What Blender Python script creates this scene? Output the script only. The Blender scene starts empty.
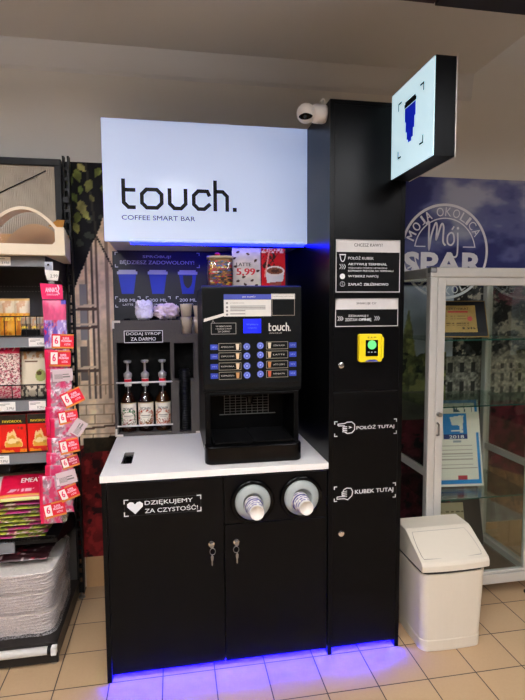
import bpy, bmesh, math, random
import numpy as np
sc = bpy.context.scene
COL = sc.collection
rnd = random.Random(7)
W = {}                                   # world location of each root's base, so that parts can be drawn in world coordinates

# ------------------------------------------------------------------ colour and materials
def lin(c):
    if isinstance(c, str):
        c = tuple(int(c[i:i+2], 16) / 255 for i in (0, 2, 4))
    return tuple(x / 12.92 if x <= .04045 else ((x + .055) / 1.055) ** 2.4 for x in c)

MATS = {}
def mat(name, col, rough=.5, metal=0., var=.06, vscale=40., bump=0., bscale=300., emit=None, estr=0., coat=0., trans=0., ior=1.45, spec=.5):
    if name in MATS: return MATS[name]
    m = bpy.data.materials.new(name); m.use_nodes = True
    nt = m.node_tree; b = nt.nodes['Principled BSDF']
    l = lin(col)
    tc = nt.nodes.new('ShaderNodeTexCoord')
    nz = nt.nodes.new('ShaderNodeTexNoise'); nz.inputs['Scale'].default_value = vscale; nz.inputs['Detail'].default_value = 4
    nt.links.new(tc.outputs['Object'], nz.inputs['Vector'])
    rp = nt.nodes.new('ShaderNodeMixRGB')
    rp.inputs[1].default_value = tuple(max(0, x * (1 - var)) for x in l) + (1,)
    rp.inputs[2].default_value = tuple(min(1, x * (1 + var)) for x in l) + (1,)
    nt.links.new(nz.outputs['Fac'], rp.inputs[0]); nt.links.new(rp.outputs[0], b.inputs['Base Color'])
    b.inputs['Roughness'].default_value = rough; b.inputs['Metallic'].default_value = metal
    b.inputs['Specular IOR Level'].default_value = spec
    b.inputs['Coat Weight'].default_value = coat; b.inputs['Coat Roughness'].default_value = .04
    b.inputs['Transmission Weight'].default_value = trans; b.inputs['IOR'].default_value = ior
    if emit is not None:
        b.inputs['Emission Color'].default_value = lin(emit) + (1,); b.inputs['Emission Strength'].default_value = estr
    if bump:
        n2 = nt.nodes.new('ShaderNodeTexNoise'); n2.inputs['Scale'].default_value = bscale
        bp = nt.nodes.new('ShaderNodeBump'); bp.inputs['Strength'].default_value = bump; bp.inputs['Distance'].default_value = .002
        nt.links.new(tc.outputs['Object'], n2.inputs['Vector']); nt.links.new(n2.outputs['Fac'], bp.inputs['Height']); nt.links.new(bp.outputs[0], b.inputs['Normal'])
    MATS[name] = m; return m

def printmat(name, rough=.5, coat=0., spec=.5):      # printed matter: the ink is a colour attribute laid down by a function
    if name in MATS: return MATS[name]
    m = bpy.data.materials.new(name); m.use_nodes = True
    nt = m.node_tree; b = nt.nodes['Principled BSDF']
    a = nt.nodes.new('ShaderNodeAttribute'); a.attribute_name = 'ink'
    nt.links.new(a.outputs['Color'], b.inputs['Base Color'])
    b.inputs['Roughness'].default_value = rough; b.inputs['Coat Weight'].default_value = coat; b.inputs['Specular IOR Level'].default_value = spec
    MATS[name] = m; return m

def glassmat(name, tint=(1, 1, 1), base=.01, rough=.02, milk=0.):   # thin pane: clear, mirror by angle, optional milky film
    if name in MATS: return MATS[name]
    m = bpy.data.materials.new(name); m.use_nodes = True
    nt = m.node_tree; nt.nodes.clear()
    out = nt.nodes.new('ShaderNodeOutputMaterial'); tr = nt.nodes.new('ShaderNodeBsdfTransparent'); gl = nt.nodes.new('ShaderNodeBsdfGlossy')
    tr.inputs[0].default_value = tint + (1,); gl.inputs['Roughness'].default_value = rough
    lw = nt.nodes.new('ShaderNodeLayerWeight'); lw.inputs[0].default_value = .28
    mp = nt.nodes.new('ShaderNodeMapRange'); mp.inputs['To Min'].default_value = base; mp.inputs['To Max'].default_value = .45
    nt.links.new(lw.outputs['Fresnel'], mp.inputs['Value'])
    mx = nt.nodes.new('ShaderNodeMixShader'); nt.links.new(mp.outputs[0], mx.inputs[0])
    nt.links.new(tr.outputs[0], mx.inputs[1]); nt.links.new(gl.outputs[0], mx.inputs[2])
    last = mx
    if milk:
        df = nt.nodes.new('ShaderNodeBsdfDiffuse'); df.inputs[0].default_value = (.8, .75, .75, 1)
        nz = nt.nodes.new('ShaderNodeTexNoise'); nz.inputs['Scale'].default_value = 60
        mr = nt.nodes.new('ShaderNodeMapRange'); mr.inputs['From Min'].default_value = .35; mr.inputs['From Max'].default_value = .7
        mr.inputs['To Min'].default_value = milk * .4; mr.inputs['To Max'].default_value = milk * 1.5
        nt.links.new(nz.outputs['Fac'], mr.inputs['Value'])
        m2 = nt.nodes.new('ShaderNodeMixShader'); nt.links.new(mr.outputs[0], m2.inputs[0])
        nt.links.new(mx.outputs[0], m2.inputs[1]); nt.links.new(df.outputs[0], m2.inputs[2]); last = m2
    nt.links.new(last.outputs[0], out.inputs[0]); MATS[name] = m; return m

LAM = mat('black laminate', '070708', .28, var=.03, spec=.11)
LAMD = mat('black laminate edge', '0a0a0b', .45, spec=.1)
WHITE = mat('white worktop', 'f2eee9', .35, var=.02)
INK = mat('white vinyl', 'e4e4e6', .5, emit=None)
INKG = mat('grey vinyl', '9a9a9e', .5)
BINK = mat('black vinyl', '060606', .4, spec=.15)
CHROME = mat('chrome', 'c8c8c8', .18, 1.)
STEEL = mat('brushed steel', '9a9a98', .35, 1.)
ALU = mat('satin aluminium', 'd2cfc9', .38, .35, var=.03)
BLACKP = mat('black plastic', '080809', .4, spec=.12)
GLOSSB = mat('gloss black plastic', '040405', .14, spec=.16)
RUBBER = mat('dark rubber', '1a1a1b', .6)
SHELFB = mat('black powder coat', '100f0f', .45, var=.1, spec=.22)
SHELFG = mat('grey shelf strip', '6f7073', .4)
SHELFD = mat('dark grey perforated steel', '4a4643', .55, var=.15)
PAPER = mat('white card', 'e8e4de', .6)
CREAM = mat('cream card', 'e6d6bc', .7)
BINW = mat('off-white bin plastic', 'd6cbb9', .42, var=.02)
BLUE = mat('blue label', '24389c', .5)
YEL = mat('yellow plastic', 'e8cf12', .4)
MAG = mat('magenta card', 'e0125e', .4)
RED = mat('red card', 'd0142e', .4)
GLASS = glassmat('clear glass', (.93, .97, .95))
FILM = glassmat('clear film', (.97, .93, .95), .08, .15, .28)
BLUELED = mat('blue led', '0000ff', .5, emit=(.004, .0, 1.), estr=1700)
PRINT = printmat('print matt', .65, spec=.12)
PRINTG = printmat('print gloss', .3)
FELT = mat('dark felt', '47423f', .85, var=.22, vscale=250, bump=.4, bscale=500)

# ------------------------------------------------------------------ geometry builder
class G:
    def __init__(s): s.v = []; s.f = []; s.m = []
    def add(s, vs, fs, mi=0):
        o = len(s.v); s.v += [tuple(map(float, p)) for p in vs]; s.f += [tuple(i + o for i in f) for f in fs]; s.m += [mi] * len(fs); return s
    def box(s, x0, x1, y0, y1, z0, z1, mi=0):
        p = [(x, y, z) for z in (z0, z1) for y in (y0, y1) for x in (x0, x1)]
        return s.add(p, [(0, 2, 3, 1), (4, 5, 7, 6), (0, 1, 5, 4), (2, 6, 7, 3), (0, 4, 6, 2), (1, 3, 7, 5)], mi)
    def prism(s, pts, a, b, axis='y', mi=0):          # pts: 2D outline; 'y' -> (x,z), 'x' -> (y,z), 'z' -> (x,y)
        n = len(pts)
        f = {'y': lambda p, t: (p[0], t, p[1]), 'x': lambda p, t: (t, p[0], p[1]), 'z': lambda p, t: (p[0], p[1], t)}[axis]
        ar = sum(pts[i][0] * pts[(i + 1) % n][1] - pts[(i + 1) % n][0] * pts[i][1] for i in range(n))
        if (ar < 0) != (axis == 'y'): pts = pts[::-1]
        if axis == 'y': pass
        vs = [f(p, a) for p in pts] + [f(p, b) for p in pts]
        fs = [tuple(range(n))[::-1], tuple(range(n, 2 * n))] + [(i, (i + 1) % n, n + (i + 1) % n, n + i) for i in range(n)]
        return s.add(vs, fs, mi)
    def lathe(s, prof, c=(0, 0, 0), axis='z', n=32, mi=0):
        vs = []; fs = []; k = len(prof)
        for i in range(n):
            t = 2 * math.pi * i / n; cs, sn = math.cos(t), math.sin(t)
            for r, h in prof:
                p = {'z': (r * cs, r * sn, h), 'y': (r * cs, h, -r * sn), 'x': (h, r * cs, r * sn)}[axis]
                vs.append((p[0] + c[0], p[1] + c[1], p[2] + c[2]))
        for i in range(n):
            j = (i + 1) % n
            for q in range(k - 1):
                fs.append((i * k + q, j * k + q, j * k + q + 1, i * k + q + 1))
        if prof[0][0] > 1e-6: fs.append(tuple(i * k for i in range(n))[::-1])
        if prof[-1][0] > 1e-6: fs.append(tuple(i * k + k - 1 for i in range(n)))
        return s.add(vs, fs, mi)
    def tube(s, path, r, n=8, closed=False, mi=0):
        P = [np.array(p, float) for p in path]; m = len(P); vs = []; fs = []
        up = None
        for i in range(m):
            a = P[(i - 1) % m] if (closed or i) else P[i]; b = P[(i + 1) % m] if (closed or i < m - 1) else P[i]
            t = b - a; t = t / (np.linalg.norm(t) + 1e-12)
            if up is None: up = np.array([0, 0, 1.]) if abs(t[2]) < .9 else np.array([1., 0, 0])
            u = np.cross(t, up); u /= np.linalg.norm(u) + 1e-12; w = np.cross(u, t); up = w
            for k in range(n):
                an = 2 * math.pi * k / n; vs.append(P[i] + r * (math.cos(an) * u + math.sin(an) * w))
        for i in range(m if closed else m - 1):
            j = (i + 1) % m
            for k in range(n): fs.append((i * n + k, i * n + (k + 1) % n, j * n + (k + 1) % n, j * n + k))
        if not closed: fs += [tuple(range(n)), tuple(range((m - 1) * n, m * n))[::-1]]
        return s.add(vs, fs, mi)
    def ball(s, c, r, n=20, k=12, sx=1, sy=1, sz=1, mi=0):
        prof = [(max(1e-7, r * math.sin(math.pi * i / k)), -r * math.cos(math.pi * i / k)) for i in range(k + 1)]
        o = len(s.v); s.lathe(prof, (0, 0, 0), 'z', n, mi)
        for i in range(o, len(s.v)):
            x, y, z = s.v[i]; s.v[i] = (c[0] + x * sx, c[1] + y * sy, c[2] + z * sz)
        return s
    # flat ink on an upright plane (x, z) at depth y, facing the viewer
    def flat(s, pts, y, mi=0):
        n = len(pts)
        ar = sum(pts[i][0] * pts[(i + 1) % n][1] - pts[(i + 1) % n][0] * pts[i][1] for i in range(n))
        if ar < 0: pts = pts[::-1]
        return s.add([(p[0], y, p[1]) for p in pts], [tuple(range(n))], mi)
    def rect(s, x0, x1, z0, z1, y, mi=0): return s.flat([(x0, z0), (x1, z0), (x1, z1), (x0, z1)], y, mi)
    def stroke(s, pts, w, y, closed=False, mi=0):
        P = [np.array(p, float) for p in pts]; m = len(P); L = []; R = []
        for i in range(m):
            d0 = P[i] - P[i - 1] if (closed or i) else P[1] - P[0]
            d1 = P[(i + 1) % m] - P[i] if (closed or i < m - 1) else d0
            if not closed and i == 0: d0 = d1
            d0 = d0 / (np.linalg.norm(d0) + 1e-12); d1 = d1 / (np.linalg.norm(d1) + 1e-12)
            n0 = np.array([-d0[1], d0[0]]); n1 = np.array([-d1[1], d1[0]]); b = n0 + n1; b = b / (np.linalg.norm(b) + 1e-12)
            k = w / 2 / max(.35, float(b @ n0)); L.append(P[i] + b * k); R.append(P[i] - b * k)
        o = [(p[0], y, p[1]) for p in R] + [(p[0], y, p[1]) for p in L]
        fs = [(i, (i + 1) % m, m + (i + 1) % m, m + i) for i in range(m if closed else m - 1)]
        return s.add(o, fs, mi)
    def frame(s, x0, x1, z0, z1, w, y, mi=0):
        return s.stroke([(x0, z0), (x1, z0), (x1, z1), (x0, z1)], w, y, True, mi)
    def corners(s, x0, x1, z0, z1, a, w, y, mi=0):
        for cx, cz, sx, sz in ((x0, z0, 1, 1), (x1, z0, -1, 1), (x0, z1, 1, -1), (x1, z1, -1, -1)):
            s.stroke([(cx + sx * a, cz), (cx, cz), (cx, cz + sz * a)], w, y, False, mi)
        return s
    def text(s, t, x0, x1, z0, z1, y, bold=0., mi=0):
        vs, fs = textmesh(t, .035 if bold > .06 else 0.); bold = 0 if bold > .06 else bold
        a = vs.min(0); b = vs.max(0); k = (b - a); k[k == 0] = 1
        u = (vs - a) / k; e = bold * 1.1 * (z1 - z0)
        for i, d in enumerate((0, -e, e) if bold else (0,)):          # heavier weight: the same letters struck again just beside
            s.add([(x0 + abs(e) + d + p[0] * (x1 - x0 - 2 * abs(e)), y + i * .00012, z0 + p[1] * (z1 - z0)) for p in u], fs, mi)
        return s
    def disc(s, cx, cz, r, y, mi=0, n=24): return s.flat([(cx + r * math.cos(2 * math.pi * i / n), cz + r * math.sin(2 * math.pi * i / n)) for i in range(n)], y, mi)
    def move(s, fn): s.v = [tuple(fn(*p)) for p in s.v]; return s

_TX = {}
def textmesh(t, bold=0.):
    if (t, bold) in _TX: return _TX[(t, bold)]
    cu = bpy.data.curves.new('lettering_source', 'FONT'); cu.body = t; cu.size = 1; cu.resolution_u = 3; cu.offset = bold
    ob = bpy.data.objects.new('lettering_source', cu); COL.objects.link(ob)
    dg = bpy.context.evaluated_depsgraph_get(); dg.update()
    me = bpy.data.meshes.new_from_object(ob.evaluated_get(dg))
    vs = np.array([(v.co.x, v.co.y) for v in me.vertices]); fs = [tuple(p.vertices) for p in me.polygons]
    bpy.data.objects.remove(ob); bpy.data.curves.remove(cu); bpy.data.meshes.remove(me)
    _TX[(t, bold)] = (vs, fs); return vs, fs

def props(o, label=None, cat=None, group=None, kind=None):
    if label: o['label'] = label
    if cat: o['category'] = cat
    if group: o['group'] = group
    if kind: o['kind'] = kind
    return o
def root(name, loc, label, cat, group=None):
    o = bpy.data.objects.new(name, None); COL.objects.link(o); o.location = loc; o.empty_display_size = .05
    W[o.name] = tuple(loc); return props(o, label, cat, group)
def obj(name, g, mats, parent=None, label=None, bevel=0., smooth=False, loc=None, seg=2):
    if not isinstance(mats, (list, tuple)): mats = [mats]
    base = W[parent.name] if parent is not None else (loc or (0, 0, 0))
    me = bpy.data.meshes.new(name)
    me.from_pydata([(p[0] - base[0], p[1] - base[1], p[2] - base[2]) for p in g.v], [], g.f)
    for m in mats: me.materials.append(m)
    me.polygons.foreach_set('material_index', g.m)
    if smooth: me.polygons.foreach_set('use_smooth', [True] * len(g.f))
    me.validate(); bm = bmesh.new(); bm.from_mesh(me); bmesh.ops.recalc_face_normals(bm, faces=bm.faces); bm.to_mesh(me); bm.free(); me.update()
    o = bpy.data.objects.new(name, me); COL.objects.link(o)
    if parent is not None: o.parent = parent
    else: o.location = base
    W[o.name] = tuple(base)
    if bevel:
        b = o.modifiers.new('soft edges', 'BEVEL'); b.width = bevel; b.segments = seg; b.limit_method = 'ANGLE'; b.angle_limit = .6
        if smooth: o.modifiers.new('wn', 'WEIGHTED_NORMAL')
    if label: o['label'] = label
    return o
def bake(o):                                          # turn the modifiers of o into plain mesh
    dg = bpy.context.evaluated_depsgraph_get(); dg.update()
    me = bpy.data.meshes.new_from_object(o.evaluated_get(dg)); o.modifiers.clear(); o.data = me; return o
def cut(o, *cutters):
    tmp = []
    for g in cutters:
        c = obj('cutter', g, LAMD, None); tmp.append(c); b = W[o.name]; par = o.parent
        md = o.modifiers.new('cut', 'BOOLEAN'); md.operation = 'DIFFERENCE'; md.object = c; md.solver = 'EXACT'
    bpy.context.view_layer.update(); bake(o)
    for c in tmp: me = c.data; bpy.data.objects.remove(c); bpy.data.meshes.remove(me)
    return o
def copy_tree(o, parent=None, **kw):
    c = o.copy(); COL.objects.link(c)
    if parent is not None: c.parent = parent
    W[c.name] = W[o.name]
    for ch in o.children: copy_tree(ch, c)
    for k, v in kw.items():
        if v is not None: c[k] = v
    return c

# ------------------------------------------------------------------ noise and printed sheets
def vnoise(x, y, seed=0):
    xi = np.floor(x).astype(np.int64); yi = np.floor(y).astype(np.int64); xf = x - xi; yf = y - yi
    def h(a, b):
        n = (a * 374761393 + b * 668265263 + seed * 1274126177) & 0xffffffff
        n = ((n ^ (n >> 13)) * 1274126177) & 0xffffffff
        return ((n ^ (n >> 16)) & 0xffff) / 65535.
    u = xf * xf * (3 - 2 * xf); v = yf * yf * (3 - 2 * yf)
    return (h(xi, yi) * (1 - u) + h(xi + 1, yi) * u) * (1 - v) + (h(xi, yi + 1) * (1 - u) + h(xi + 1, yi + 1) * u) * v
def fbm(x, y, seed=0, o=4):
    s = 0; a = .5; t = 0
    for i in range(o): s = s + a * vnoise(x * 2 ** i, y * 2 ** i, seed + i); t += a; a *= .5
    return s / t
def hexc(h): return np.array([int(h[i:i+2], 16) / 255 for i in (0, 2, 4)])
class Canvas:
    def __init__(s, u, v, base): s.u = u; s.v = v; s.c = np.ones(u.shape + (3,)) * hexc(base)
    def put(s, mask, col):
        m = np.clip(np.asarray(mask, float), 0, 1)[..., None]; s.c = s.c * (1 - m) + (hexc(col) if isinstance(col, str) else col) * m; return s
    def box(s, u0, u1, v0, v1, col): return s.put((s.u > u0) & (s.u < u1) & (s.v > v0) & (s.v < v1), col)
    def ell(s, cu, cv, a, b, col): return s.put(((s.u - cu) / a) ** 2 + ((s.v - cv) / b) ** 2 < 1, col)
    def poly(s, pts, col):
        ins = np.zeros(s.u.shape, bool); n = len(pts)
        for i in range(n):
            (x0, y0), (x1, y1) = pts[i], pts[(i + 1) % n]
            if y0 == y1: continue
            c = ((y0 > s.v) != (y1 > s.v)) & (s.u < (x1 - x0) * (s.v - y0) / (y1 - y0) + x0); ins ^= c
        return s.put(ins, col)
def linarr(c): return np.where(c <= .04045, c / 12.92, ((np.clip(c, 0, 1) + .055) / 1.055) ** 2.4)
def sheet(name, nu, nv, pos, ink, mt, parent=None, loc=None, closed_v=None, back=None):
    """grid surface: pos(u,v)->(x,y,z) arrays with u,v in 0..1; ink(u,v)->rgb array"""
    u, v = np.meshgrid(np.linspace(0, 1, nu + 1), np.linspace(0, 1, nv + 1))
    x, y, z = pos(u, v); base = W[parent.name] if parent is not None else (loc or (0, 0, 0))
    co = np.stack([x - base[0] + 0 * u, y - base[1] + 0 * u, z - base[2] + 0 * u], -1).reshape(-1, 3)
    col = linarr(np.clip(ink(u, v), 0, 1)).reshape(-1, 3)
    i = np.arange((nu + 1) * (nv + 1)).reshape(nv + 1, nu + 1)
    fs = np.stack([i[:-1, :-1], i[:-1, 1:], i[1:, 1:], i[1:, :-1]], -1).reshape(-1, 4)
    if back is not None:                               # second skin so the sheet has thickness / a bag has a rear
        x2, y2, z2 = back(u, v); n = len(co)
        co = np.concatenate([co, np.stack([x2 - base[0] + 0 * u, y2 - base[1] + 0 * u, z2 - base[2] + 0 * u], -1).reshape(-1, 3)])
        col = np.concatenate([col, col]); j = i + n
        rim = []
        for a, b in ((i[0], j[0]), (i[:, -1], j[:, -1]), (i[-1, ::-1], j[-1, ::-1]), (i[::-1, 0], j[::-1, 0])):
            rim.append(np.stack([a[:-1], b[:-1], b[1:], a[1:]], -1))
        fs = np.concatenate([fs, fs[:, ::-1] + n] + rim)
    me = bpy.data.meshes.new(name); me.from_pydata(co.tolist(), [], fs.tolist())
    at = me.color_attributes.new('ink', 'FLOAT_COLOR', 'POINT')
    at.data.foreach_set('color', np.concatenate([col, np.ones((len(col), 1))], 1).ravel())
    me.polygons.foreach_set('use_smooth', [True] * len(me.polygons)); me.materials.append(mt); me.update()
    o = bpy.data.objects.new(name, me); COL.objects.link(o)
    if parent is not None: o.parent = parent
    else: o.location = base
    W[o.name] = tuple(base); return o
def card(name, w, h, nu, nv, paint, mt, parent=None, t=.0015):          # flat printed card standing on z=0, centred on x, face at y=-t/2
    def ink(u, v): cv = Canvas(u, v, 'ffffff'); cv.a = w / h; paint(cv); return cv.c
    return sheet(name, nu, nv, lambda u, v: ((u - .5) * w, -t / 2, v * h), ink, mt, parent, back=lambda u, v: ((u - .5) * w, t / 2, v * h))
def bag(name, w, h, t, nu, nv, paint, mt, parent=None, seed=1, wr=.12):   # filled flat bag
    def ink(u, v): cv = Canvas(u, v, 'ffffff'); cv.a = w / h; paint(cv); return cv.c
    def prof(u, v): return (1 - abs(2 * u - 1) ** 3.5) * np.minimum(1, np.minimum(v, 1 - v) / .16) ** .6
    def bu(u, v): return t / 2 * prof(u, v) * (1 - wr + 2 * wr * fbm(u * 5 * w / h + seed, v * 5, seed)) + t * wr * (fbm(u * 14, v * 14, seed + 9) - .5) * prof(u, v)
    def X(u, v): return (u - .5) * w * (1 + .02 * np.sin(v * 9 + seed))
    return sheet(name, nu, nv, lambda u, v: (X(u, v), -bu(u, v), v * h), ink, mt, parent, back=lambda u, v: (X(u, v), bu(u, v) + .0005, v * h))

# ================================================================== THE ROOM
T = .21; WALLY = .755; CEIL = 2.795
def structure(name, g, m, **k): o = obj(name, g, m, **k); o['kind'] = 'structure'; return o

def tilemat(name, c1, c2, grout, rough):
    m = bpy.data.materials.new(name); m.use_nodes = True; nt = m.node_tree; b = nt.nodes['Principled BSDF']; L = nt.links.new
    geo = nt.nodes.new('ShaderNodeTexCoord'); sp = nt.nodes.new('ShaderNodeSeparateXYZ'); L(geo.outputs['Object'], sp.inputs[0])
    def mth(op, a, bb=None, c=None):
        n = nt.nodes.new('ShaderNodeMath'); n.operation = op
        for i, x in enumerate((a, bb, c)):
            if x is None: continue
            if isinstance(x, (int, float)): n.inputs[i].default_value = x
            else: L(x, n.inputs[i])
        return n.outputs[0]
    ex = mth('PINGPONG', sp.outputs[0], T / 2); ey = mth('PINGPONG', sp.outputs[1], T / 2)
    ex = mth('MINIMUM', ex, ey)                                    # distance to the nearest joint
    joint = mth('LESS_THAN', ex, .0023)
    ix = mth('FLOOR', mth('DIVIDE', sp.outputs[0], T)); iy = mth('FLOOR', mth('DIVIDE', sp.outputs[1], T))
    cb = nt.nodes.new('ShaderNodeCombineXYZ'); L(ix, cb.inputs[0]); L(iy, cb.inputs[1])
    wn = nt.nodes.new('ShaderNodeTexWhiteNoise'); wn.noise_dimensions = '2D'; L(cb.outputs[0], wn.inputs['Vector'])
    nz = nt.nodes.new('ShaderNodeTexNoise'); nz.inputs['Scale'].default_value = 90; nz.inputs['Detail'].default_value = 6; L(geo.outputs['Object'], nz.inputs['Vector'])
    f = mth('ADD', mth('MULTIPLY', wn.outputs['Value'], .45), mth('MULTIPLY', nz.outputs['Fac'], .55))
    mx = nt.nodes.new('ShaderNodeMixRGB'); mx.inputs[1].default_value = lin(c1) + (1,); mx.inputs[2].default_value = lin(c2) + (1,); L(f, mx.inputs[0])
    m2 = nt.nodes.new('ShaderNodeMixRGB'); L(joint, m2.inputs[0]); L(mx.outputs[0], m2.inputs[1]); m2.inputs[2].default_value = lin(grout) + (1,)
    L(m2.outputs[0], b.inputs['Base Color']); b.inputs['Roughness'].default_value = rough
    bp = nt.nodes.new('ShaderNodeBump'); bp.inputs['Strength'].default_value = .4; bp.inputs['Distance'].default_value = .002
    L(mth('MULTIPLY', mth('SUBTRACT', 1., joint), 1.), bp.inputs['Height']); L(bp.outputs[0], b.inputs['Normal'])
    return m
TILE = tilemat('beige floor tiles', 'b1926f', 'c3a37e', '3e3028', .38)
WALLM = mat('grey wall paint', 'dcdbd8', .85, var=.03, vscale=6, bump=.05)
CEILM = mat('ceiling paint', 'd0d1d3', .9, var=.03, vscale=3)
BASET = mat('tan baseboard tile', 'bd9468', .4, var=.1, vscale=15)

structure('floor', G().box(-3, 4.6, -6.5, .9, -.05, 0), TILE)
structure('wall_back', G().box(-3, 4.6, WALLY, WALLY + .1, 0, 3.4), WALLM)
BACKW = mat('dark shop wall paint', '57504b', .85, var=.2, vscale=2)
structure('wall_left', G().box(-3.1, -3, -6.5, .9, 0, 3.4), BACKW)
structure('wall_right', G().box(4.6, 4.7, -6.5, .9, 0, 3.4), BACKW)
structure('wall_front', G().box(-3.1, 4.7, -6.6, -6.5, 0, 3.4), BACKW)
structure('ceiling', G().box(-3, 1.975, -6.5, WALLY, CEIL, CEIL + .1).box(1.975, 4.6, -6.5, -2.2, CEIL, CEIL + .1).box(1.905, 4.6, -2.2, WALLY, 3.3, 3.4).box(1.905, 1.975, -2.2, WALLY, CEIL + .1, 3.3).box(1.975, 4.6, -2.27, -2.2, CEIL + .1, 3.3), CEILM)
structure('trim_1', G().prism([(WALLY, 2.66), (WALLY - .012, 2.675), (WALLY - .03, CEIL), (WALLY, CEIL)], -3, 1.975, 'x'), CEILM)
g = G()
for i in range(int(7.2 / T)):
    x = -2.94 + i * T
    g.box(x + .002, x + T - .002, WALLY - .009, WALLY, 0, .165)
structure('baseboard_back', g, BASET)

# printed mural on the back wall
def mural_ink(x, z):
    cv = Canvas(x, z, '20202a')
    n1 = fbm(x * 9, z * 9, 3); n2 = fbm(x * 40, z * 40, 5); n3 = fbm(x * 22, z * 22, 8, 3)
    # left: sunlit old facade under a dark tree
    L = x < .3
    fac = hexc('f2d6b4') * (.82 + .36 * n2[..., None]) ; cv.put(L, fac)
    cv.put(L & (x > -.125), hexc('dfc6ac') * (.85 + .3 * n2[..., None]))
    for a, b, c in ((-.165, -.15, '7d6a60'), (-.132, -.119, '594b47'), (-.107, -.1, '6d5a50'), (-.06, -.045, '8c786a')): cv.put(L & (x > a) & (x < b) & (z > 1.02), c)
    cv.put(L & (x > -.19) & (x < -.155) & (z > 1.33) & (z < 1.62), '8f8a8a'); cv.put(L & (x < -.165) & (z > 1.12) & (z < 1.3) & (x > -.2), '6f6560')
    for zz in (1.49, 1.395, 1.17): cv.put(L & (abs(z - zz - .04 * (x + .15)) < .008) & (x < -.11), '5b4840'); cv.put(L & (abs(z - zz - .017 - .04 * (x + .15)) < .006) & (x < -.11), 'd9c3a8')
    br = (np.mod(z, .052) < .004) | (np.mod(x + .04 * np.floor(z / .052), .09) < .004)
    cv.put(L & (z < 1.17) & br, '9c7f66')
    cv.put(L & (z < .9) & (abs(z - .87 - .1 * (x + .1)) < .006), '5a4436')
    dark = z > 1.63 + (x + .2) * 2.35 + .05 * (n1 - .5)
    cv.put(L & dark, hexc('16161a') * (.6 + .9 * n1[..., None])); cv.put(L & dark & (n3 > .66) & (z < 2.0), '3a3f38')
    cv.put(L & (abs(z - 1.78 + (x + .06) * 2.1) < .01) & (x > -.12), '1a1a1e')
    cv.put(L & dark & (abs(x + .12 + .12 * (z - 2.05)) < .006), '33302c')
    for i, (px, pz, r, an) in enumerate(((-.18, 2.16, .035, .3), (-.13, 2.11, .036, -.3), (-.2, 2.05, .03, .5), (-.165, 2.0, .04, .2), (-.19, 1.95, .032, -.2), (-.145, 1.965, .028, .6), (-.17, 2.09, .022, 0), (-.115, 2.05, .02, .4), (-.085, 2.18, .03, -.5), (-.195, 1.9, .03, .3), (-.22, 2.13, .03, 0), (-.16, 2.2, .028, .8), (-.06, 2.1, .02, .1))):
        dx = (x - px) * math.cos(an) + (z - pz) * math.sin(an); dz = -(x - px) * math.sin(an) + (z - pz) * math.cos(an)
        lf = (abs(dx) < r * .62 * np.clip((dz + r) / (1.1 * r), 0, 1) * np.clip((r - dz) / (.8 * r), 0, 1) ** .5)
        cv.put(L & lf, hexc(('7f8a45', '9a9a58', '66753a', 'a8a264')[i % 4]) * (.4 + 1.0 * n3[..., None]))
    fl = L & (z < .77 + .05 * n1)
    cv.put(fl, hexc('641a1a') * (.35 + 1.3 * n1[..., None])); cv.put(fl & (n3 > .62), '8a2626'); cv.put(fl & (n3 < .36), '2b1414')
    cv.put(L & (z < .80 + .04 * n1) & (z > .725 + .03 * n1) & (x > -.2), hexc('2a2318') * (.6 + .9 * n2[..., None]))
    # right: cloudy evening sky, conifers, village, red flower beds, a wooden barrel planter
    Rr = x >= .3
    cl = fbm(x * 3.1, z * 5.6, 23, 5); cl = np.clip((cl - .5) * 1.7 + .5, 0, 1); sky = hexc('3c4076')[None, None] * (1 - cl[..., None]) + hexc('7d82aa') * cl[..., None]
    k = np.clip((cl - .62) * 4, 0, .9)[..., None]; sky = sky * (1 - k) + hexc('aeb0c2') * k
    k = np.clip((.5 - cl) * 6, 0, 1)[..., None]; sky = sky * (1 - k) + hexc('33366a') * k
    cv.put(Rr, sky)
    cv.put(Rr & (z < 1.62) & (x < 1.9), hexc('b7bfce') * (.85 + .3 * n1[..., None]))
    low = Rr & (z < 1.6 + .16 * (n1 - .5) + .1 * np.clip(x - 2.0, 0, .5)) & (x > 1.9)
    cv.put(low, hexc('3a3b3c') * (.45 + 1.1 * n2[..., None])); cv.put(low & (n3 > .63), '767069'); cv.put(low & (n3 > .70), 'a59a8c'); cv.put(low & (n3 < .36), '0e0e10'); cv.put(low & (fbm(x * 60, z * 60, 44, 2) > .66), 'b0a698'); cv.put(low & (fbm(x * 14, z * 14, 45, 2) < .42), '17181a')
    cv.put(Rr & (((x - 2.28) / .13) ** 2 + ((z - 1.56) / .06) ** 2 < 1) & (n3 > .52), '6c3440')
    for px, pz, hh, ww in ((1.62, 1.47, .55, .1), (1.75, 1.32, .5, .11), (1.52, 1.4, .6, .1), (1.83, 1.2, .4, .09)):
        t = (pz - z) / hh; cv.put(Rr & (t > 0) & (abs(x - px) < ww * np.clip(t, 0, 1) * (.7 + .6 * n3) + .004), hexc('84844e') * (.25 + 1.5 * n2[..., None]))
    lo = Rr & (x < 1.86) & (z < 1.16 + .1 * n1); cv.put(lo, hexc('5c5e38') * (.2 + 1.6 * n2[..., None])); cv.put(lo & (n3 > .62), '8f8a52'); cv.put(lo & (n3 < .36), '17190f')
    vb = Rr & (x > 1.86) & (z < 1.2 + .06 * np.clip(1 - abs(x - 2.27) / .16, 0, 1)) & (z > .9)
    n4 = fbm(x * 75, z * 75, 33, 3); cv.put(vb, hexc('857e74') * (.35 + 1.2 * n4[..., None])); cv.put(vb & (np.mod(x, .075) < .03) & (np.mod(z, .11) < .06), '35322f')
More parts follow.
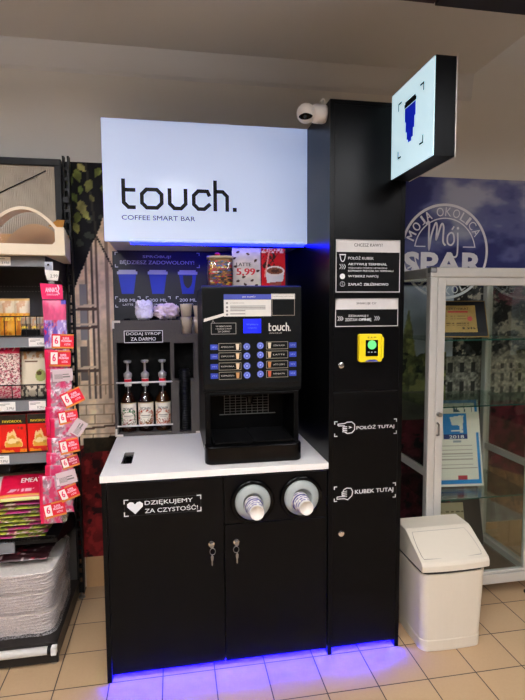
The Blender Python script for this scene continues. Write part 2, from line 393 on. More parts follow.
    cv.put(vb & (x > 2.15) & (x < 2.42) & (z < 1.17), hexc('a89c8a') * (.4 + 1.1 * n4[..., None])); cv.put(vb & (x > 2.15) & (np.mod(x, .06) < .022) & (np.mod(z, .08) < .05) & (z < 1.15), '453f38')
    cv.put(Rr & (abs(z - 1.22 + .7 * abs(x - 2.27)) < .012) & (abs(x - 2.27) < .17), 'a49a8c')
    cv.put(Rr & (x > 1.86) & (z < .97) & (z > .88) & (n1 > .3), hexc('5c6152') * (.5 + .9 * n2[..., None]))
    fb = Rr & (z < .92 + .07 * (n1 - .5)); cv.put(fb, hexc('4a151e') * (.35 + 1.3 * n1[..., None])); cv.put(fb & (n3 > .62), '6e2430'); cv.put(fb & (n3 < .38), '1e0c10')
    cv.put(Rr & (x < 1.85) & (z < 1.0) & (z > .83), hexc('5b5648') * (.6 + .7 * n1[..., None]))
    bar = Rr & (x > 2.0) & (z < .52 - .32 * (x - 2.17)) & (z > .05); cv.put(bar, hexc('8a6847') * (.65 + .7 * n2[..., None])); cv.put(bar & (np.mod(x + .3 * z, .11) < .006), '4a3524')
    st = Rr & (x > 2.0) & (z < .31 - .5 * (x - 2.17)); cv.put(st, hexc('97928a') * (.65 + .7 * n1[..., None]))
    return cv.c
mural = root('wall_mural', (0, WALLY - .001, .165), 'printed wall mural of sky, village and flowers with a round white emblem', 'mural')
for nm, x0, x1, nx in (('printed_sheet', -1.6, -.0, 270), ('printed_sheet', 0., 1.45, 4), ('printed_sheet', 1.45, 3.3, 330)):
    sheet(nm, nx, 380 if nx > 9 else 4, lambda u, v, a=x0, b=x1: (a + u * (b - a), WALLY - .002, .165 + v * 2.064), (lambda u, v, a=x0, b=x1: mural_ink(a + u * (b - a), .165 + v * 2.064)) if nx > 9 else (lambda u, v: np.ones(u.shape + (3,)) * .15), PRINT, mural)
g = G(); cx, cz = 1.838, 1.81; yl = WALLY - .0035
arc = lambda r, a, b, n=48: [(cx + r * math.cos(math.radians(a + (b - a) * i / n)), cz + r * math.sin(math.radians(a + (b - a) * i / n))) for i in range(n + 1)]
g.stroke(arc(.266, 0, 360, 96)[:-1],   .015, yl, True)
g.stroke(arc(.19, 8, 172), .007, yl); g.stroke(arc(.19, 188, 352), .007, yl)
def arctext(t, r, a0, a1, h, bold, inward=False):
    wd = {'M': 1.25, 'I': .45, 'J': .75, 'O': 1.15}
    ws = [wd.get(c, 1.) for c in t]; tot = sum(ws); acc = 0
    for c, w_ in zip(t, ws):
        am = a0 + (a1 - a0) * (acc + w_ / 2) / tot; acc += w_; q = G().text(c, -w_ * h * .38, w_ * h * .38, -h / 2, h / 2, yl, bold)
        th = math.radians(am); ro = th - math.pi / 2 if not inward else th + math.pi / 2
        q.move(lambda x, y, z: (cx + r * math.cos(th) + x * math.cos(ro) - z * math.sin(ro), y, cz + r * math.sin(th) + x * math.sin(ro) + z * math.cos(ro)))
        g.add(q.v, q.f)
arctext('MOJA', .227, 166, 112, .05, .03); arctext('OKOLICA', .227, 106, 24, .05, 0.)
arctext('MOJA', .228, 200, 246, .045, .025, True); arctext('OKOLICA', .228, 256, 333, .045, 0., True)
g.stroke([(1.655, 1.838), (1.715, 1.838)], .006, yl); g.stroke([(1.95, 1.838), (2.03, 1.838)], .006, yl)
def curve(pts, n=8):                                   # smooth pen line through points
    o = []; P = [pts[0]] + list(pts) + [pts[-1]]
    for i in range(1, len(P) - 2):
        for k in range(n):
            t = k / n; o.append(tuple(.5 * (2 * P[i][d] + (P[i+1][d] - P[i-1][d]) * t + (2 * P[i-1][d] - 5 * P[i][d] + 4 * P[i+1][d] - P[i+2][d]) * t * t + (3 * P[i][d] - P[i-1][d] - 3 * P[i+1][d] + P[i+2][d]) * t ** 3) for d in (0, 1)))
    return o + [tuple(pts[-1])]
g.stroke(curve([(1.715, 1.965), (1.735, 1.975), (1.735, 1.90), (1.738, 1.825), (1.75, 1.9), (1.775, 1.97), (1.785, 1.95), (1.78, 1.88), (1.79, 1.9), (1.812, 1.965), (1.826, 1.95), (1.824, 1.87), (1.84, 1.845)]), .011, yl)
g.stroke(curve([(1.872, 1.92), (1.853, 1.9), (1.853, 1.86), (1.875, 1.848), (1.893, 1.87), (1.888, 1.91), (1.872, 1.92)]), .010, yl); g.stroke([(1.878, 1.935), (1.892, 1.955)], .009, yl)
g.stroke(curve([(1.915, 1.92), (1.917, 1.86), (1.913, 1.79), (1.89, 1.78), (1.878, 1.8)]), .010, yl); g.disc(1.916, 1.945, .008, yl)
g.text('SPAR', 1.58, 2.085, 1.672, 1.808, yl - .0004, .07)
obj('emblem', g, mat('pale mural ink', 'efedf2', .6, var=.06), mural, 'round white emblem with lettering')

# mirrored panel lamps, added long fill lamps out of view, and the dark beam
LAMP = mat('lamp diffuser', 'ffffff', .5, emit='fafbff', estr=88.)
LAMPS = mat('bright fill lamp', 'ffffff', .5, emit='fafbff', estr=40.); LAMPD = mat('dim fill lamp', 'ffffff', .5, emit='fafbff', estr=22.); LAMPN = mat('mid fill lamp', 'ffffff', .5, emit='fafbff', estr=30.); UPL = mat('added uplight glow', 'ffffff', .5, emit='fafbff', estr=85.)
spots = [(.36, -1.56, .2, .2, LAMP, 'square ceiling panel lamp nearest the coffee bar, mirrored in its white sign'), (.36, -3.1, .2, .36, LAMP, 'ceiling panel lamp behind the nearest one, mirrored in the lower sign lettering'),
         (-.8, -1.75, .15, .62, LAMPS, 'added long fill lamp out of view, nearest the snack shelf'), (-.8, -3.7, .15, .62, LAMPN, 'second added long fill lamp out of view, counted from the snack shelf'), (-.8, -5.6, .15, .62, LAMPD, 'third added long fill lamp out of view, counted from the snack shelf'),
         (1.78, -2.0, .15, .62, LAMPN, 'added long fill lamp out of view, nearest the display cabinet'), (2.1, -3.9, .15, .62, LAMPD, 'second added long fill lamp out of view, counted from the display cabinet'), (2.1, -5.6, .15, .62, LAMPD, 'third added long fill lamp out of view, counted from the display cabinet')]
for (x, y, sx, sy, lm, lb) in spots:
    CZL = CEIL if lm is LAMP else CEIL - .22
    r = root('ceiling_light', (x, y, CEIL), lb, 'lamp', 'panel lamps in the shop ceiling' if lm is LAMP else 'added long fill lamps out of view')
    g = G()
    for a in ((-sx, sx, -sy, -sy + .02), (-sx, sx, sy - .02, sy), (-sx, -sx + .02, -sy + .02, sy - .02), (sx - .02, sx, -sy + .02, sy - .02)): g.box(x + a[0], x + a[1], y + a[2], y + a[3], CZL - .03 if lm is not LAMP else CEIL - .012, CZL - .0005)
    obj('frame', g, PAPER, r); obj('diffuser', G().box(x - sx + .021, x + sx - .021, y - sy + .021, y + sy - .021, CZL - .009, CZL - .001) if lm is LAMP else G().box(x - sx + .021, x + sx - .021, y - sy + .021, y + sy - .021, CZL - .026, CZL - .018), lm, r)
    if lm is not LAMP:
        obj('added_uplight', G().box(x - sx + .021, x + sx - .021, y - sy + .021, y + sy - .021, CZL - .012, CZL - .004), UPL, r)  # upward glow added to brighten the ceiling and upper wall
        for yy in (-sy + .01, sy - .01): obj('hanger', G().tube([(x, y + yy, CZL - .001), (x, y + yy, CEIL)], .004, 6), STEEL, r)
r = root('ceiling_beam', (1.6, -.7, 2.5), 'dark beam hanging under the ceiling, cut off by the top of the picture', 'beam')
obj('black_panel', G().box(1.168, 2.6, -1.1, -.322, 2.5, 2.74), mat('black beam', '17151a', .5), r)
obj('brown_panel', G().box(.2, 1.166, -1.1, -.318, 2.508, 2.74), mat('dark brown beam', '2c1d1c', .5), r)
obj('hanger', G().tube([(.7, -.7, 2.74), (.7, -.7, CEIL)], .008), STEEL, r); obj('hanger', G().tube([(2.1, -.7, 2.74), (2.1, -.7, 3.3)], .008), STEEL, r)

# ================================================================== COFFEE BAR
X0, XT, XR, HT, HC, CT = -.0073, .9055, 1.2287, 2.3085, .82, .8465
r = root('base_cabinet', (.45, .37, 0), 'low black cabinet with two locked doors under the white worktop', 'cabinet')
obj('body', G().box(X0, X0 + .018, .0, .74, 0, HC).box(XT - .0185, XT - .0005, .02, .74, .03, HC).box(X0 + .018, XT - .0185, .72, .74, .03, HC).box(X0 + .018, XT - .0185, .05, .72, .045, .06).box(X0 + .018, XT - .0185, .3, .316, .002, .045)
    .box(.455, .475, .02, .72, .06, HC - .001).box(.45, .48, .0185, .03, .031, .07).box(XT - .03, XT - .0185, .0185, .03, .031, .07), LAM, r)  # last two small blocks added behind the doors to stop blue light leaking
obj('rail', G().box(X0 + .018, XT - .0185, .02, .05, .8, HC - .001), LAMD, r)
d1 = obj('door', G().box(.0125, .4635, 0, .018, .031, .813), LAM, r, bevel=.0012)
g = G().corners(.077, .374, .681, .7455, .016, .004, -.0008)
hp = [(.0, -.03), (-.03, .004), (-.03, .018), (-.019, .027), (-.008, .025), (0, .015), (.008, .025), (.019, .027), (.03, .018), (.03, .004)]
g.flat([(.118 + x, .713 + z * 0.86) for x, z in hp][::-1], -.0008)
g.text('DZIĘKUJEMY', .155, .342, .716, .738, -.0008, .006).text('ZA CZYSTOŚĆ!', .155, .362, .688, .711, -.0008, .006)
obj('lettering', g, INK, d1, 'white heart and thank-you lettering')
obj('hairline', G().frame(.077, .374, .681, .7455, .0007, -.0006), mat('faint grey line', '4a4a4c', .5), d1)
pn = obj('cup_panel', G().box(.4685, .8995, 0, .018, .6165, .813), LAM, r, bevel=.0012)
d2 = obj('door', G().box(.4685, .8995, 0, .018, .031, .6125), LAM, r, bevel=.0012)
COLLAR = mat('frosted plastic collar', '979c99', .45)
holes = ((.583, .705), (.787, .7095))
for hx, hz in holes:
    c_ = G().lathe([(.06, -.02), (.06, .04)], (hx, 0, hz), 'y', 40)
    cut(pn, c_)
    bz = obj('bezel', G().lathe([(.072, -.0005), (.09, -.0005), (.091, -.006), (.086, -.013), (.076, -.013), (.072, -.008)], (hx, 0, hz), 'y', 48), GLOSSB, r, smooth=True)
    obj('collar', G().lathe([(.066, -.008), (.0735, -.010), (.071, -.016), (.058, -.022), (.046, -.026), (.0405, -.026), (.039, -.02), (.056, -.01)], (hx, 0, hz), 'y', 48), COLLAR, bz, smooth=True)
    obj('cup_tube', G().lathe([(.0555, -.004), (.0565, -.004), (.0565, .3), (.0555, .3)], (hx, 0, hz), 'y', 32), BLACKP, bz, smooth=True)
def lock(x, z, parent):
    l = obj('lock', G().lathe([(.0, -.007), (.008, -.007), (.0125, -.0055), (.013, 0)], (x, 0, z), 'y', 24).box(x - .0012, x + .0012, -.0076, -.0068, z - .006, z + .006), CHROME, parent, smooth=False); return l
lock(.414, .541, d1); lock(.515, .541, d2)
obj('plinth_light', G().box(X0 + .03, XT - .03, .036, .046, .034, .0445), BLUELED, r, 'blue light strip')
r['label'] = 'low black cabinet with heart lettering and two cup holes under the white worktop'
for x, lb, n in ((.414, 'key hanging in the lock of the heart-lettered cabinet door', 1), (.515, 'key hanging in the lock of the cabinet door under the cup holes', -1)):
    k = root('key', (x, -.008, .541), lb, 'key', 'keys in the cabinet locks')
    obj('key_blade', G().box(x - .0022, x + .0022, -.022, -.0078, .5385, .5435).lathe([(0, -.0235), (.009, -.0235), (.009, -.0215), (0, -.0215)], (x, 0, .541), 'y', 16), STEEL, k)
    a = [(x + n * .003 + .011 * math.cos(t / 20 * 6.283), -.0225 + .002 * math.sin(t / 20 * 6.283), .5175 + .0125 * math.sin(t / 20 * 6.283)) for t in range(20)]
    obj('key_ring', G().tube(a, .0012, 6, True), STEEL, k)
    g = G().prism([(x + .0005, .504), (x - .0045, .496), (x - .0035, .482), (x - .002, .479), (x - .002, .462), (x + .0005, .458), (x + .003, .462), (x + .003, .479), (x + .0055, .482), (x + .0065, .496)], -.0235, -.0215)
    obj('spare_key', g, STEEL, k)

top = obj('worktop', G().box(-.012, XT - .0005, -.004, .745, HC + .0003, CT), WHITE, None, bevel=0, loc=(.45, .37, HC))
cut(top, G().prism([(.056, .148), (.094, .148), (.096, .152), (.096, .318), (.092, .322), (.058, .322), (.054, .318), (.054, .152)], .79, .9, 'z'))
props(top, 'continuous white worktop lying on the low black cabinet', 'worktop')
b = top.modifiers.new('soft edges', 'BEVEL'); b.width = .0015; b.segments = 2; b.limit_method = 'ANGLE'
obj('waste_slot_liner', G().box(.052, .054, .147, .323, .822, .8455).box(.096, .098, .147, .323, .822, .8455).box(.052, .098, .145, .148, .822, .8455).box(.052, .098, .322, .325, .822, .8455).box(.052, .098, .145, .325, .8205, .823), GLOSSB, top)
g = G()
pts = [(.056, .268), (.094, .268), (.094, .318), (.09, .32), (.06, .32), (.056, .318)]; g.prism(pts, .843, .8462, 'z')
obj('slot_flap', g, STEEL, top)

# paper cups in the cup holes
CUPW = mat('cup paper', 'e6ddd2', .6); CUPP = None
def cup_paint(cv):
    u, v = cv.u, cv.v; cv.c[:] = hexc('e9e2da')
    m = (v > .12) & (v < .9); cv.put(m & (np.mod(v * 6 + .25 * np.sin(u * 12), 1) < .45) & (np.mod(u * 7 + np.floor(v * 6) * .37, 1) < .7), '5b549a'); cv.put((v > .62) & (v < .72), '3a3580')
def paper_cup(name, label, cat, group, rb=.0275, rt=.04, h=.1):
    r = root(name, (0, 0, 0), label, cat, group)
    def sidep(a): return lambda u, v: ((rb + (rt - rb) * v - a) * np.cos(u * 6.2832), (rb + (rt - rb) * v - a) * np.sin(u * 6.2832), v * h)
    def ink(u, v): cv = Canvas(u, v, 'ffffff'); cup_paint(cv); return cv.c
    sheet('sleeve', 48, 40, sidep(0), ink, PRINT, r, back=sidep(.0012))
    obj('base', G().lathe([(0, .004), (rb - .0015, .004), (rb - .0015, -.0005), (rb + .0005, -.0005), (rb + .0012, .003)], (0, 0, 0), 'z', 32), CUPW, r, smooth=True)
    obj('rim', G().tube([(rt * math.cos(i / 32 * 6.2832), rt * math.sin(i / 32 * 6.2832), h) for i in range(32)], .0016, 6, True), CUPW, r, smooth=True)
    return r
for (hx, hz), lb, ax in zip(holes, ('paper cup sticking out of the cup hole nearer the keys', 'paper cup sticking out of the cup hole next to the tall tower'), (.0, .06)):
    c = paper_cup('paper_cup', lb, 'cup', 'paper cups in the cup holes')
    c.rotation_euler = (-math.pi / 2 - .07, 0, ax); c.location = (hx + .002 - ax * .1, -.108, hz - .007)

# tall tower
r = root('tower_cabinet', (1.067, .37, 0), 'tall black tower cabinet with white instruction plates right of the worktop', 'cabinet')
obj('body', G().box(XT, XT + .018, 0, .74, 0, HT).box(XR - .018, XR, .0, .74, 0, HT).box(XT + .018, XR - .018, .72, .74, .03, HT).box(XT + .018, XR - .018, .0, .72, HT - .018, HT).box(XT + .018, XR - .018, .05, .72, .045, .06).box(XT + .018, XR - .018, .3, .316, .002, .045), LAM, r)
t1 = obj('door', G().box(XT + .0185, XR - .0185, .0, .018, 1.1425, HT - .0185), LAM, r, bevel=.001)
t2 = obj('door', G().box(XT + .0185, XR - .0185, .0, .018, .031, 1.139), LAM, r, bevel=.001)
lock(.957, 1.253, t1); lock(.962, .537, t2)
obj('plinth_light', G().box(XT + .03, XR - .03, .036, .046, .034, .0445), BLUELED, r, 'blue light strip')
SILV = mat('silver plate print', 'c9c5c3', .45)
def plate(x0, x1, z0, z1, zs):
    p = obj('instruction_plate', G().box(x0, x1, -.003, 0, z0, z1), LAMD, t1, bevel=.0006)
    obj('plate_border', G().frame(x0 + .003, x1 - .003, z0 + .003, z1 - .003, .003, -.0036).rect(x0 + .002, x1 - .002, zs, z1 - .002, -.0036), SILV, p)
    return p
p = plate(.929, 1.209, 1.55, 1.766, 1.714)
obj('lettering', G().text('CHCESZ KAWY?', 1.008, 1.13, 1.736, 1.749, -.004, .01), BINK, p)
g = G().text('POŁÓŻ KUBEK', .983, 1.092, 1.684, 1.698, -.004).text('AKTYWUJ TERMINAL', .983, 1.15, 1.658, 1.67, -.004, .02).text('WRZUCAJĄC MONETĘ LUB NACISKAJ', .983, 1.15, 1.646, 1.653, -.004).text('DOWOLNY PRZYCISK NA TERMINALU', .983, 1.178, 1.635, 1.642, -.004, .015)
g.text('WYBIERZ NAPÓJ', .983, 1.112, 1.61, 1.623, -.004).text('ZAPŁAĆ', .983, 1.042, 1.579, 1.592, -.004).text('ZBLIŻENIOWO', 1.05, 1.157, 1.579, 1.592, -.004, .025)
g.stroke([(.948, 1.7), (.952, 1.682), (.957, 1.676), (.962, 1.676), (.967, 1.682), (.971, 1.7)], .003, -.004).stroke([(.946, 1.703), (.973, 1.703)], .004, -.004)
for i in range(3): g.stroke([(.947 + i * .009, 1.665), (.954 + i * .009, 1.655), (.947 + i * .009, 1.645)], .0018, -.004)
g.disc(.959, 1.616, .011, -.004)
obj('lettering', g, INK, p)
obj('coin_symbol', G().stroke([(.959 + .01 * math.cos(i / 20 * 6.2832), 1.585 + .01 * math.sin(i / 20 * 6.2832)) for i in range(20)], .002, -.004, True).text('5', .9555, .9625, 1.579, 1.591, -.004), INKG, p)
p = plate(.928, 1.204, 1.41, 1.529, 1.482)
obj('lettering', G().text('SMAKUJE CI?', 1.02, 1.105, 1.5, 1.511, -.004, .01), BINK, p)
g = G().text('ZESKANUJ I', .985, 1.07, 1.449, 1.46, -.004).text('ZOSTAW', .972, 1.025, 1.434, 1.446, -.004).text('OPINIĘ', 1.03, 1.085, 1.432, 1.446, -.004, .03)
for s_ in (.94, 1.098):
    for i in range(3): g.stroke([(s_ + i * .008, 1.454), (s_ + .007 + i * .008, 1.445), (s_ + i * .008, 1.436)], .0018, -.004)
obj('lettering', g, INK, p)
HANDS = ([(.030, .994), (.054, .998), (.062, 1.003), (.074, 1.003), (.086, .996), (.09, .984), (.086, .972), (.074, .964), (.06, .964), (.056, .968)],)
for zc, st, nm in ((.987, 'POŁÓŻ TUTAJ', 0), (.709, 'KUBEK TUTAJ', 1)):
    g = G().corners(.931, 1.204, zc - .031, zc + .031, .012, .0035, -.0008); y = -.0008
    if nm == 0:   # pointing hand seen from the side
        g.stroke([(.945, zc + .014), (.945, zc + .02), (.975, zc + .022), (.985, zc + .027), (1.005, zc + .027), (1.018, zc + .016), (1.018, zc - .006), (1.006, zc - .019), (.985, zc - .021), (.974, zc - .014)], .0035, y)
        g.stroke([(.945, zc + .013), (.975, zc + .012)], .0035, y).stroke([(.992, zc + .009), (1.003, zc + .004), (.992, zc + .001)], .0028, y)
        for i in range(3): g.stroke([(.985, zc + .008 - i * .008), (.968, zc + .008 - i * .008), (.966, zc + .003 - i * .008), (.985, zc + .001 - i * .008)], .0028, y)
        g.text(st, 1.026, 1.194, zc - .01, zc + .012, y, .008)
    else:
        g.stroke([(.943, zc - .014), (.943, zc - .022), (.975, zc - .022), (.99, zc - .028), (1.008, zc - .012), (1.012, zc + .006), (1.004, zc + .021), (.985, zc + .023), (.972, zc + .016), (.97, zc + .006)], .0035, y)
        g.stroke([(.943, zc - .013), (.977, zc - .012)], .0035, y)
        for i in range(3): g.stroke([(.987, zc + .01 - i * .008), (.966, zc + .008 - i * .008), (.964, zc + .003 - i * .008), (.987, zc + .002 - i * .008)], .0028, y)
        g.text(st, 1.022, 1.194, zc - .01, zc + .012, y, .008)
    obj('lettering', g, INK, t2)

# payment terminal
r = root('payment_terminal', (1.077, 0, 1.265), 'yellow card terminal with green lit disc on the black tower', 'terminal')
g = G().prism([(1.026, 1.272), (1.032, 1.266), (1.121, 1.266), (1.126, 1.272), (1.126, 1.376), (1.121, 1.381), (1.03, 1.381), (1.026, 1.376)], -.024, 0)
obj('housing', g, YEL, r, bevel=.004)
obj('side_guard', G().prism([(1.1185, 1.274), (1.13, 1.285), (1.13, 1.365), (1.1185, 1.376)], -.032, -.02), YEL, r, bevel=.003)
s_ = obj('screen', G().box(1.053, 1.107, -.0262, -.0235, 1.29, 1.357), GLOSSB, r, bevel=.001)
obj('light_disc', G().lathe([(.0, -.0275), (.018, -.0275), (.0188, -.026)], (1.08, 0, 1.337), 'y', 28), mat('green lit disc', '2fae50', .4, emit='8df09a', estr=.8), s_)
obj('lettering', G().text('B A M', 1.062, 1.098, 1.363, 1.37, -.0246, .02).rect(1.066, 1.094, 1.268, 1.276, -.0246), mat('dark print', '3a3a30', .5), r)
obj('marks', G().rect(1.062, 1.07, 1.305, 1.309, -.0267).rect(1.076, 1.082, 1.305, 1.309, -.0267).rect(1.09, 1.098, 1.305, 1.309, -.0267), INKG, s_)
obj('badge', G().prism([(1.05, 1.268), (1.058, 1.2735), (1.08, 1.2755), (1.1, 1.2735), (1.108, 1.268)], -.026, -.024), BLUE, r)

# illuminated name sign
SZ0, SY = 1.787, .343
r = root('illuminated_sign', (.45, .55, SZ0), 'large white lit sign reading touch. above the coffee machine', 'sign')
obj('housing', G().box(X0 + .006, XT - .003, SY + .03, .74, SZ0 + .004, HT - .004), mat('sign housing', 'b8babd', .5), r)
SIGNM = mat('lit sign face', 'dfe6f0', .1, var=.0, emit='86b0f4', estr=.55, spec=.07)
obj('face', G().box(-.009, XT - .001, SY, SY + .03, SZ0, HT), SIGNM, r, bevel=.0015)
y = SY - .0008; g = G(); zb, xh, wv = 1.926, 2.021, .0165
def oct_(x0, x1, z0, z1, c): return [(x0 + c, z0), (x1 - c, z0), (x1, z0 + c), (x1, z1 - c), (x1 - c, z1), (x0 + c, z1), (x0, z1 - c), (x0, z0 + c)]
h = wv / 2; c = .02
g.stroke([(.077, 2.056), (.077, zb + h + c), (.077 + c, zb + h), (.128, zb + h)], wv, y).stroke([(.077, xh - h - .004), (.128, xh - h - .004)], wv, y)
g.stroke(oct_(.155, .24, zb + h, xh - h, c), wv, y, True)
g.stroke([(.275, xh), (.275, zb + h + c), (.275 + c, zb + h), (.345 - c, zb + h), (.345, zb + h + c), (.345, xh)], wv, y)
g.stroke([(.452, xh - .03), (.452 - c * .5, xh - h), (.381 + c, xh - h), (.381, xh - h - c), (.381, zb + h + c), (.381 + c, zb + h), (.448 - c, zb + h), (.455, zb + .032)], wv, y)
g.stroke([(.484, 2.062), (.484, zb)], wv, y).stroke([(.484, xh - h), (.539 - c * .6, xh - h), (.539, xh - h - c), (.539, zb)], wv, y) if False else g.stroke([(.477, 2.062), (.477, zb)], wv, y).stroke([(.477, xh - h), (.531 - c, xh - h), (.531, xh - h - c), (.531, zb)], wv, y)
g.rect(.556, .574, zb, zb + .018, y)
g.text('COFFEE SMART BAR', .067, .386, 1.88, 1.9, y)
obj('lettering', g, BINK, r, 'black lettering touch. coffee smart bar')
obj('under_light', G().box(.1, XT - .006, .385, .397, SZ0 - .007, SZ0 + .0035), mat('blue sign light', '0000ff', .5, emit=(.03, .05, 1.), estr=38), r, 'blue light strip')

# menu board at the back
r = root('menu_board', (.44, .745, CT), 'dark back board advertising three blue cup sizes under the white sign', 'board')
obj('board', G().box(-.022, XT - .002, .741, .7525, CT + .0005, SZ0 - .0005), mat('navy black board', '0e0f18', .4), r)
y = .7402; g = G().corners(-.008, .422, 1.706, 1.781, .014, .004, y)
g.text('SPRÓBUJ!', .13, .275, 1.75, 1.77, y, .008).text('BĘDZIESZ ZADOWOLONY!', .015, .395, 1.716, 1.741, y, .008)
for x, tt, s2 in ((.05, '300 ML', 'LATTE'), (.205, '300 ML', 'CAPPUCCINO'), (.36, '200 ML', 'ESPRESSO')):
    g.corners(x - .062, x + .062, 1.5, 1.553, .012, .003, y); g.text(tt, x - .045, x + .045, 1.527, 1.543, y, .006); g.text(s2, x - .026, x + .026, 1.507, 1.517, y)
obj('lettering', g, mat('pale board print', 'd6d6de', .5), r)
for k, x in enumerate((.05, .205, .36)):
    g = G(); l = G()
    g.flat([(x - .03, 1.568), (x + .03, 1.568), (x + .045, 1.669), (x - .045, 1.669)], y)
    l.rect(x - .051, x + .051, 1.669, 1.684, y).rect(x - .043, x + .043, 1.684, 1.692, y)
    obj('cup_picture', g, mat('blue board print', '0c2fae', .5), r); obj('lid_picture', l, mat('lid print', 'c3c6d4', .5), r)
obj('cup_emblem', G().flat(curve([(.385, 1.665), (.38, 1.62), (.36, 1.597), (.34, 1.62), (.335, 1.665)]), y - .0005), mat('navy print', '0d1020', .4), r)

# projecting lit cup sign
r = root('projecting_sign', (1.2, 0, 2.0), 'square lit box sign with a blue cup sticking out of the tower', 'sign')
bx = obj('housing', G().box(1.166, 1.241, -.342, -.0005, 2.003, 2.334), mat('sign black', '080809', .35, spec=.08), r, bevel=.001)
obj('face', G().box(1.1625, 1.166, -.339, -.003, 2.006, 2.331), mat('lit cup face', 'b4c8d4', .3, emit='d0f0fa', estr=.92), r)
obj('trim', G().box(1.241, 1.2435, -.344, -.0005, 2.001, 2.336), ALU, r)
def yz(pts, x=1.1618): q = G(); q.add([(x, a, b) for a, b in pts], [tuple(range(len(pts)))]); return q
obj('cup_picture', yz([(-.121, 2.238), (-.121, 2.188), (-.129, 2.188), (-.129, 2.148), (-.139, 2.148), (-.139, 2.118), (-.15, 2.118), (-.15, 2.106), (-.178, 2.106), (-.178, 2.118), (-.19, 2.118), (-.19, 2.148), (-.2, 2.148), (-.2, 2.188), (-.208, 2.188), (-.208, 2.238)]), mat('cup blue', '0b1fa8', .4, emit='0a1fb4', estr=.7), r)
q = yz([(-.116, 2.24), (-.116, 2.254), (-.123, 2.254), (-.123, 2.262), (-.206, 2.262), (-.206, 2.254), (-.213, 2.254), (-.213, 2.24)]); obj('lid_picture', q, BINK, r)
for cy, cz_, sy, sz in ((-.063, 2.279, -1, -1), (-.27, 2.279, 1, -1), (-.063, 2.068, -1, 1), (-.27, 2.068, 1, 1)):
    t = yz([(cy, cz_), (cy + sy * .03, cz_), (cy + sy * .03, cz_ + sz * .007), (cy + sy * .007, cz_ + sz * .007), (cy + sy * .007, cz_ + sz * .03), (cy, cz_ + sz * .03)]); obj('corner_mark', t, BINK, r)

# security camera
r = root('security_camera', (XT, .06, 2.27), 'white ball security camera fixed to the side of the tower', 'camera')
CW = mat('white camera plastic', 'e2dcd6', .35, var=.02)
obj('mount', G().lathe([(.0, .846), (.03, .848), (.036, .856), (.0375, .87), (.0375, .895), (.033, XT - .0005), (0, XT - .0005)], (0, .06, 2.271), 'x', 36), CW, r, smooth=True)
hd = obj('head', G().ball((.824, .06, 2.27), .0385, 36, 22), CW, r, smooth=True)
A = np.array([-.3, -.74, -.6]); A /= np.linalg.norm(A); U = np.cross(A, (0, 0, 1)); U /= np.linalg.norm(U); V = np.cross(U, A)
vs = []; fs = []; nr, na = 8, 28
for i in range(nr + 1):
    for j in range(na):
        a = 6.2832 * j / na; su, sv = .8 * i / nr * math.cos(a), .34 * i / nr * math.sin(a) - .1 * (su_ := (.8 * i / nr * math.cos(a))) ** 2 * 2
        d = A + U * math.tan(su) + V * math.tan(sv); d /= np.linalg.norm(d); vs.append(np.array([.824, .06, 2.27]) + d * .0391)
for i in range(nr):
    for j in range(na): fs.append((i * na + j, i * na + (j + 1) % na, (i + 1) * na + (j + 1) % na, (i + 1) * na + j))
obj('lens_window', G().add(vs, fs), GLOSSB, hd, smooth=True)
p_ = np.array([.824, .06, 2.27]) + A * .0385
obj('lens', G().ball(tuple(p_), .006, 16, 10), mat('lens glass', '33363c', .1), hd, smooth=True)
obj('cable', G().tube([tuple(v) for v in [(.885, .06, 2.303), (.884, .06, 2.318), (.889, .061, 2.329), (.897, .063, 2.332), (.902, .066, 2.325), (.9025, .072, 2.312), (.9025, .09, 2.29)]], .0035, 8), CW, r, smooth=True)

# ================================================================== SYRUP RACK
RY = .612; RX0, RX1, RZ1 = -.018, .445, 1.432
r = root('syrup_rack', (.2, .67, CT), 'dark felt-grey rack holding three syrup bottles on the worktop', 'rack')
bd = obj('body', G().box(RX0, RX1, RY, .7395, CT + .0003, RZ1), FELT, r)
cut(bd, G().box(-.001, .262, .55, .728, .862, 1.322))
cut(bd, G().box(.28, .381, .55, .725, 1.121, 1.316))
cut(bd, G().box(.302, .362, .55, .725, .858, 1.15))
cut(bd, G().lathe([(.0325, 1.362), (.0325, 1.6)], (.346, .633, 0), 'z', 28)); cut(bd, G().lathe([(.0325, 1.362), (.0325, 1.6)], (.411, .633, 0), 'z', 28))
DKIN = mat('rack lining', '080808', .7, spec=.1)
obj('lining', G().box(-.0005, .2615, .7265, .7275, .8625, 1.3215).box(.2805, .3805, .7235, .7245, 1.1215, 1.3155).box(.3025, .3615, .7235, .7245, .8585, 1.12).box(-.0005, .0005, .6125, .7265, .8625, 1.3215).box(.2605, .2615, .6125, .7265, .8625, 1.3215), DKIN, r)
for z in (1.121, .901): obj('rail', G().tube([(-.006, RY - .004, z), (.267, RY - .004, z)], .0045, 10).tube([(-.004, RY - .004, z), (-.004, RY + .003, z)], .0042, 8).tube([(.265, RY - .004, z), (.265, RY + .003, z)], .0042, 8), PAPER, r, 'white retaining rail', smooth=True)
sgn = obj('sign_plate', G().box(.037, .227, RY - .003, RY, 1.321, 1.382), LAMD, r)
obj('lettering', G().text('DODAJ SYROP', .048, .216, 1.355, 1.373, RY - .0037, .008).text('ZA DARMO', .069, .192, 1.331, 1.348, RY - .0037, .008).frame(.0385, .2255, 1.3225, 1.3805, .003, RY - .0037), INK, sgn)
obj('corner_mark', G().corners(-.014, .418, .853, 1.427, .034, .011, RY - .001), mat('cream vinyl', 'd9cfc4', .5), r)

